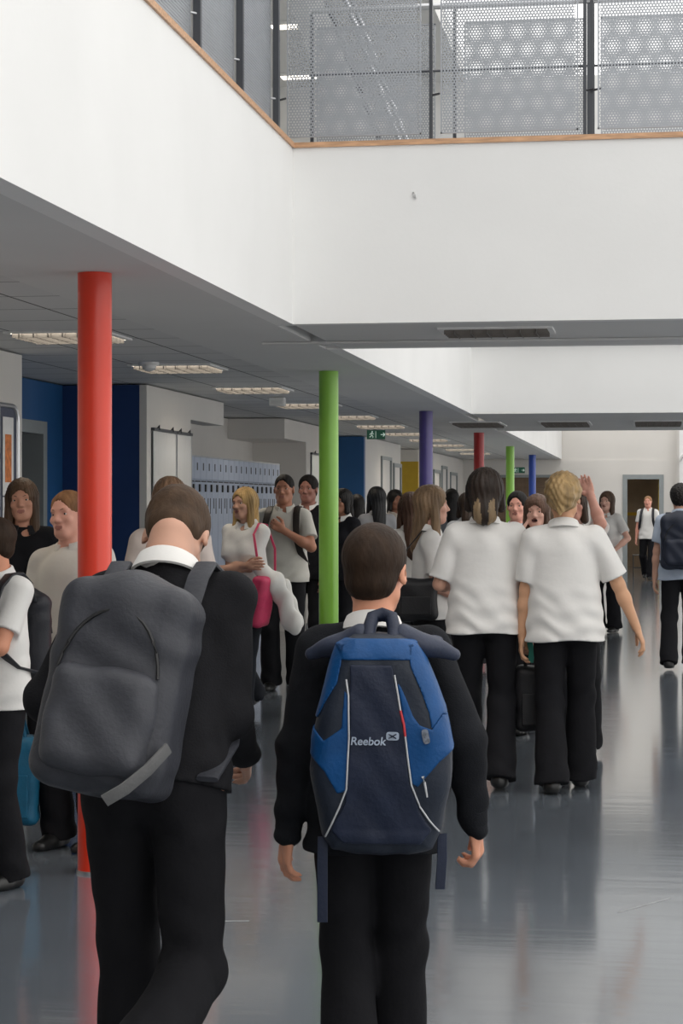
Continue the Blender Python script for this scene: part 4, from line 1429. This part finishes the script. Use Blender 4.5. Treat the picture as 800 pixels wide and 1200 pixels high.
def text_mesh(s, size, x, z, m, name, italic=0.15):
    cu = bpy.data.curves.new(name, 'FONT')
    cu.body = s; cu.size = size; cu.extrude = .0006; cu.align_x = 'CENTER'; cu.shear = italic; cu.offset = .0004
    t = bpy.data.objects.new(name, cu)
    COL.objects.link(t)
    bpy.context.view_layer.update()
    me = bpy.data.meshes.new_from_object(t.evaluated_get(bpy.context.evaluated_depsgraph_get()))
    COL.objects.unlink(t); bpy.data.objects.remove(t); bpy.data.curves.remove(cu)
    for v in me.vertices:
        xx, zz = x + v.co.x, z + v.co.y
        v.co = Vector((xx, surf(xx, zz, .0085) - v.co.z, zz))
    me.materials.clear(); me.materials.append(m)
    o = bpy.data.objects.new(name, me); COL.objects.link(o); o.parent = pk
    return o


LOGO = mat('grey print on the pack', (.36, .42, .52), .6, noise=.15, nscale=60)
xx, zz = z2(338, 628)
text_mesh('Reebok', .0265, xx, zz, LOGO, 'lettering')
bx, bz = z2(444, 590)
def sheet(x0, z0, w_, h_, m, name, off, rad=0.3, tilt=0.0):
    """thin badge lying on the pack's surface"""
    bm = bmesh.new()
    n = 28; vs = []
    for k in range(n):
        a = 2 * math.pi * k / n
        c, s_ = math.cos(a), math.sin(a)
        px_, pz_ = w_ / 2 * math.copysign(abs(c) ** (.5), c), h_ / 2 * math.copysign(abs(s_) ** (.5), s_)
        px_, pz_ = px_ * math.cos(tilt) - pz_ * math.sin(tilt), px_ * math.sin(tilt) + pz_ * math.cos(tilt)
        x, z = x0 + px_, z0 + pz_
        vs.append(bm.verts.new((x, surf(x, z, off), z)))
    f = bm.faces.new(vs)
    r = bmesh.ops.extrude_face_region(bm, geom=[f])
    for v in r['geom']:
        if isinstance(v, bmesh.types.BMVert): v.co.y += .002
    b = MB(); b.bm.free(); b.bm = bm
    return b.build(name, m, pk)


sheet(bx, bz, .030, .020, LOGO, 'badge', .0085)
b = MB()
for s_ in (-1, 1):
    b.tube([(bx - .009, surf(bx, bz, .011), bz - s_ * .005), (bx + .009, surf(bx, bz, .011), bz + s_ * .005)], .0012, 6)
b.build('badge_mark', NAVY, pk)
tx, tz = z2(585, 590)
sheet(tx, tz, .016, .034, mat('grey woven tag', (.16, .18, .22), .6, noise=.5, nscale=120), 'woven_tag', .008, tilt=.2)
zx, zz_ = z2(580, 785)
MB().tube([(zx - .004, surf(zx, zz_, .008), zz_ + .012), (zx, surf(zx, zz_, .014), zz_), (zx + .006, surf(zx, zz_, .012), zz_ - .035)], [.004, .003, .002], 8).build('zip_pull', SILV, pk, smooth=True)
# shoulder yoke, haul loop, straps
F = Field((-.30, -.16, 1.02), (.30, .34, 1.34), .004)
for s_ in (-1, 1):
    F.add(cap((s_ * .05, .005, 1.234), (s_ * .172, .045, 1.188), .030, .015), .05)
    F.add(cap((s_ * .10, .04, 1.208), (s_ * .120, .20, 1.215), .032, .026, ((0, 0, 1), .5)), .05)
    F.add(cap((s_ * .120, .20, 1.215), (s_ * .125, .255, 1.10), .026, .024, ((0, 1, 0), .5)), .03)
F.mesh('shoulder_yoke', [GREYN], pk)
tb = MB()
tb.tube([(-.030, -.055, 1.195), (-.030, .0, 1.25), (-.022, .03, 1.278), (.0, .035, 1.284), (.022, .03, 1.278), (.030, .0, 1.25), (.030, -.055, 1.195)], .017, 10).build('haul_loop', NAVY, pk, smooth=True)
sx, sz = q2(377, 988)
MB().tube([(sx, -.01, sz), (sx - .001, -.012, sz - .06), (sx - .001, -.012, ZY(1090, PD))], .01, 10, flat=(.0125, .002, (1, 0, 0))).build('hanging_strap', NAVY, pk, smooth=True)
sx, sz = q2(519, 985)
MB().tube([(sx, .02, sz), (sx + .0, .02, sz - .06), (sx - .005, .02, ZY(1052, PD))], .01, 10, flat=(.0125, .002, (1, .3, 0))).build('hanging_strap', NAVY, pk, smooth=True)

# ------------------------------------------------------------ held bags and the coat
def tote(name, loc, rz, w_, h_, d_, m, handle_top, label, cat='bag', sag=.004, pocket=True, hw=.06):
    r = empty(name, loc, rz)
    tag(r, label, cat)
    F = Field((-w_, -d_ * 1.6, -.05), (w_, d_ * 1.6, h_ + .08), .008)
    F.add(rbox((0, 0, h_ / 2), (w_ / 2, d_ / 2, h_ / 2), min(d_ * .45, .05)), .01)
    F.disp(lambda x, y, z: sag * np.sin(x * 30 + z * 22 + 2 * np.sin(z * 15)) + .006 * np.sin(z * 11 + 1))
    F.mesh('bag_body', [m], r)
    for s_ in (-1, 1):
        MB().tube([(-hw, s_ * d_ * .3, h_ * .93), (-hw * .5, s_ * d_ * .15, h_ + (handle_top - h_) * .6), (0, 0, handle_top), (hw * .5, s_ * d_ * .15, h_ + (handle_top - h_) * .6), (hw, s_ * d_ * .3, h_ * .93)], .009, 10,
                  ).build('handle', m, r, smooth=True)
    if pocket:
        MB().box(-w_ * .33, w_ * .33, -d_ / 2 - .012, -d_ / 2 + .006, h_ * .12, h_ * .6, .006).build('pocket', m, r)
    MB().tube([(-w_ * .4, 0, h_ + .002), (w_ * .4, 0, h_ + .002)], .005, 8).build('zipper', M['black'], r)
    return r


BLK = pm('nylon', (.012, .012, .014))
def hand_world(p, side):
    mw = p['root'].matrix_basis
    E, W = (p['EL'], p['WL']) if side == 'L' else (p['ER'], p['WR'])
    return mw @ Vector(W + nrm(W - E) * .085)


bpy.context.view_layer.update()
hw_ = hand_world(w1, 'R')
tote('tote_bag', (hw_.x + .01, hw_.y + .03, .30), .15, .22, .36, .10, BLK, hw_.z - .30 + .01, 'black tote bag hanging between the two women in white shirts')
b = MB().tube([(0, 0, 0), (.012, 0, -.05), (.004, 0, -.11)], [.008, .017, .008], 10, flat=(.016, .004, (1, 0, 0))).build('key_fob', mat('teal ribbon', (.02, .30, .24), .5, noise=.1), None,
                                                                                           smooth=True, loc=(hw_.x - .01, hw_.y - .045, hw_.z + .03))
tag(b, 'small teal ribbon at the hand holding the black tote bag', 'ribbon')
hg = hand_world(ging, 'R')
tote('sports_bag', (hg.x - .01, hg.y - .08, .10), .2, .27, .40, .17, pm('nylon', (.012, .12, .22)), hg.z - .10 + .01, 'teal blue sports bag carried low by the ginger haired boy', hw=.08)
hf = hand_world(far, 'L')
tote('handbag', (hf.x, hf.y - .02, hf.z - .32), 0, .16, .24, .08, BLK, .33, 'small black handbag held by the smiling girl near the end wall', pocket=False, hw=.04)
# shoulder bag of the girl in profile
sb = rider('shoulder_bag', pro, 'black shoulder bag worn by the girl in profile', 'bag')
F = Field((.0, -.34, .82), (.36, .14, 1.22), .008)
F.add(rbox((.205, -.10, 1.02), (.055, .135, .13), .05), .01)
F.disp(lambda x, y, z: .005 * np.sin(y * 30 + z * 25))
F.mesh('bag_body', [BLK], sb)
MB().tube([(.20, -.19, 1.12), (.14, -.15, 1.32), (.10, -.06, 1.43), (.10, .03, 1.42), (.15, .07, 1.28), (.20, -.01, 1.12)], .01, 10, flat=(.014, .004, (1, 0, 0))).build('shoulder_strap', BLK, sb, smooth=True)
MB().box(.255, .268, -.19, -.01, .93, 1.04, .005).build('flap_pocket', BLK, sb)
# pink bag and the white coat of the blonde girl
pb_ = rider('shoulder_bag', blo, 'pink bag hanging at the side of the blonde girl', 'bag')
PINK = pm('nylon', (.55, .045, .12))
F = Field((-.48, -.22, .62), (-.10, .30, 1.16), .008)
F.add(rbox((-.245, .17, .87), (.06, .09, .19), .04, rotm(0, 0, -8)), .01)
F.disp(lambda x, y, z: .005 * np.sin(y * 30 + z * 25))
F.mesh('bag_body', [PINK], pb_)
MB().tube([(-.24, -.03, 1.02), (-.22, -.06, 1.25), (-.145, -.06, 1.43), (-.13, .02, 1.44), (-.15, .12, 1.36), (-.21, .17, 1.2), (-.24, .19, 1.03)], .008, 10, flat=(.010, .004, (1, 0, 0))).build('shoulder_strap', PINK, pb_, smooth=True)
ct = rider('coat', blo, 'white coat draped over the arm of the blonde girl', 'coat')
F = Field((-.62, -.20, .55), (-.08, .36, 1.30), .009)
F.add(cap((-.20, .15, 1.13), (-.31, .10, 1.00), .055, .07), .04)
F.add(cap((-.32, .08, 1.02), (-.44, .04, .70), .065, .075, ((0, 1, 0), .7)), .04)
F.disp(lambda x, y, z: .010 * np.sin(x * 50 + z * 8 + 2 * np.sin(z * 7)) * np.clip((1.15 - z) / .2, 0, 1))
F.mesh('coat_body', [pm('cotton', (.74, .73, .70))], ct)
F = Field((-.62, -.20, .55), (-.08, .36, 1.30), .009)
F.add(cap((-.34, .00, 1.0), (-.46, -.02, .70), .04, .035), .03)
F.disp(lambda x, y, z: .006 * np.sin(x * 50 + z * 30))
F.mesh('sleeve', [pm('cotton', (.74, .73, .70))], ct)
# crest on a black top, small prints on shirts stay with their wearers
# stool by the far doorway
p = G(749, 42.0)
s_ = empty('stool', (p.x, p.y, 0))
tag(s_, 'thin black metal stool by the frame of the far doorway', 'stool')
MB().box(-.15, .15, -.15, .15, .44, .46, .005).build('seat', M['black'], s_)
for x in (-.13, .13):
    for y in (-.13, .13):
        MB().tube([(x, y, 0), (x, y, .44)], .011, 8).build('leg', M['black'], s_)
MB().tube([(-.13, -.13, .18), (.13, -.13, .18), (.13, .13, .18), (-.13, .13, .18)], .008, 8, closed=True).build('stretcher', M['black'], s_)
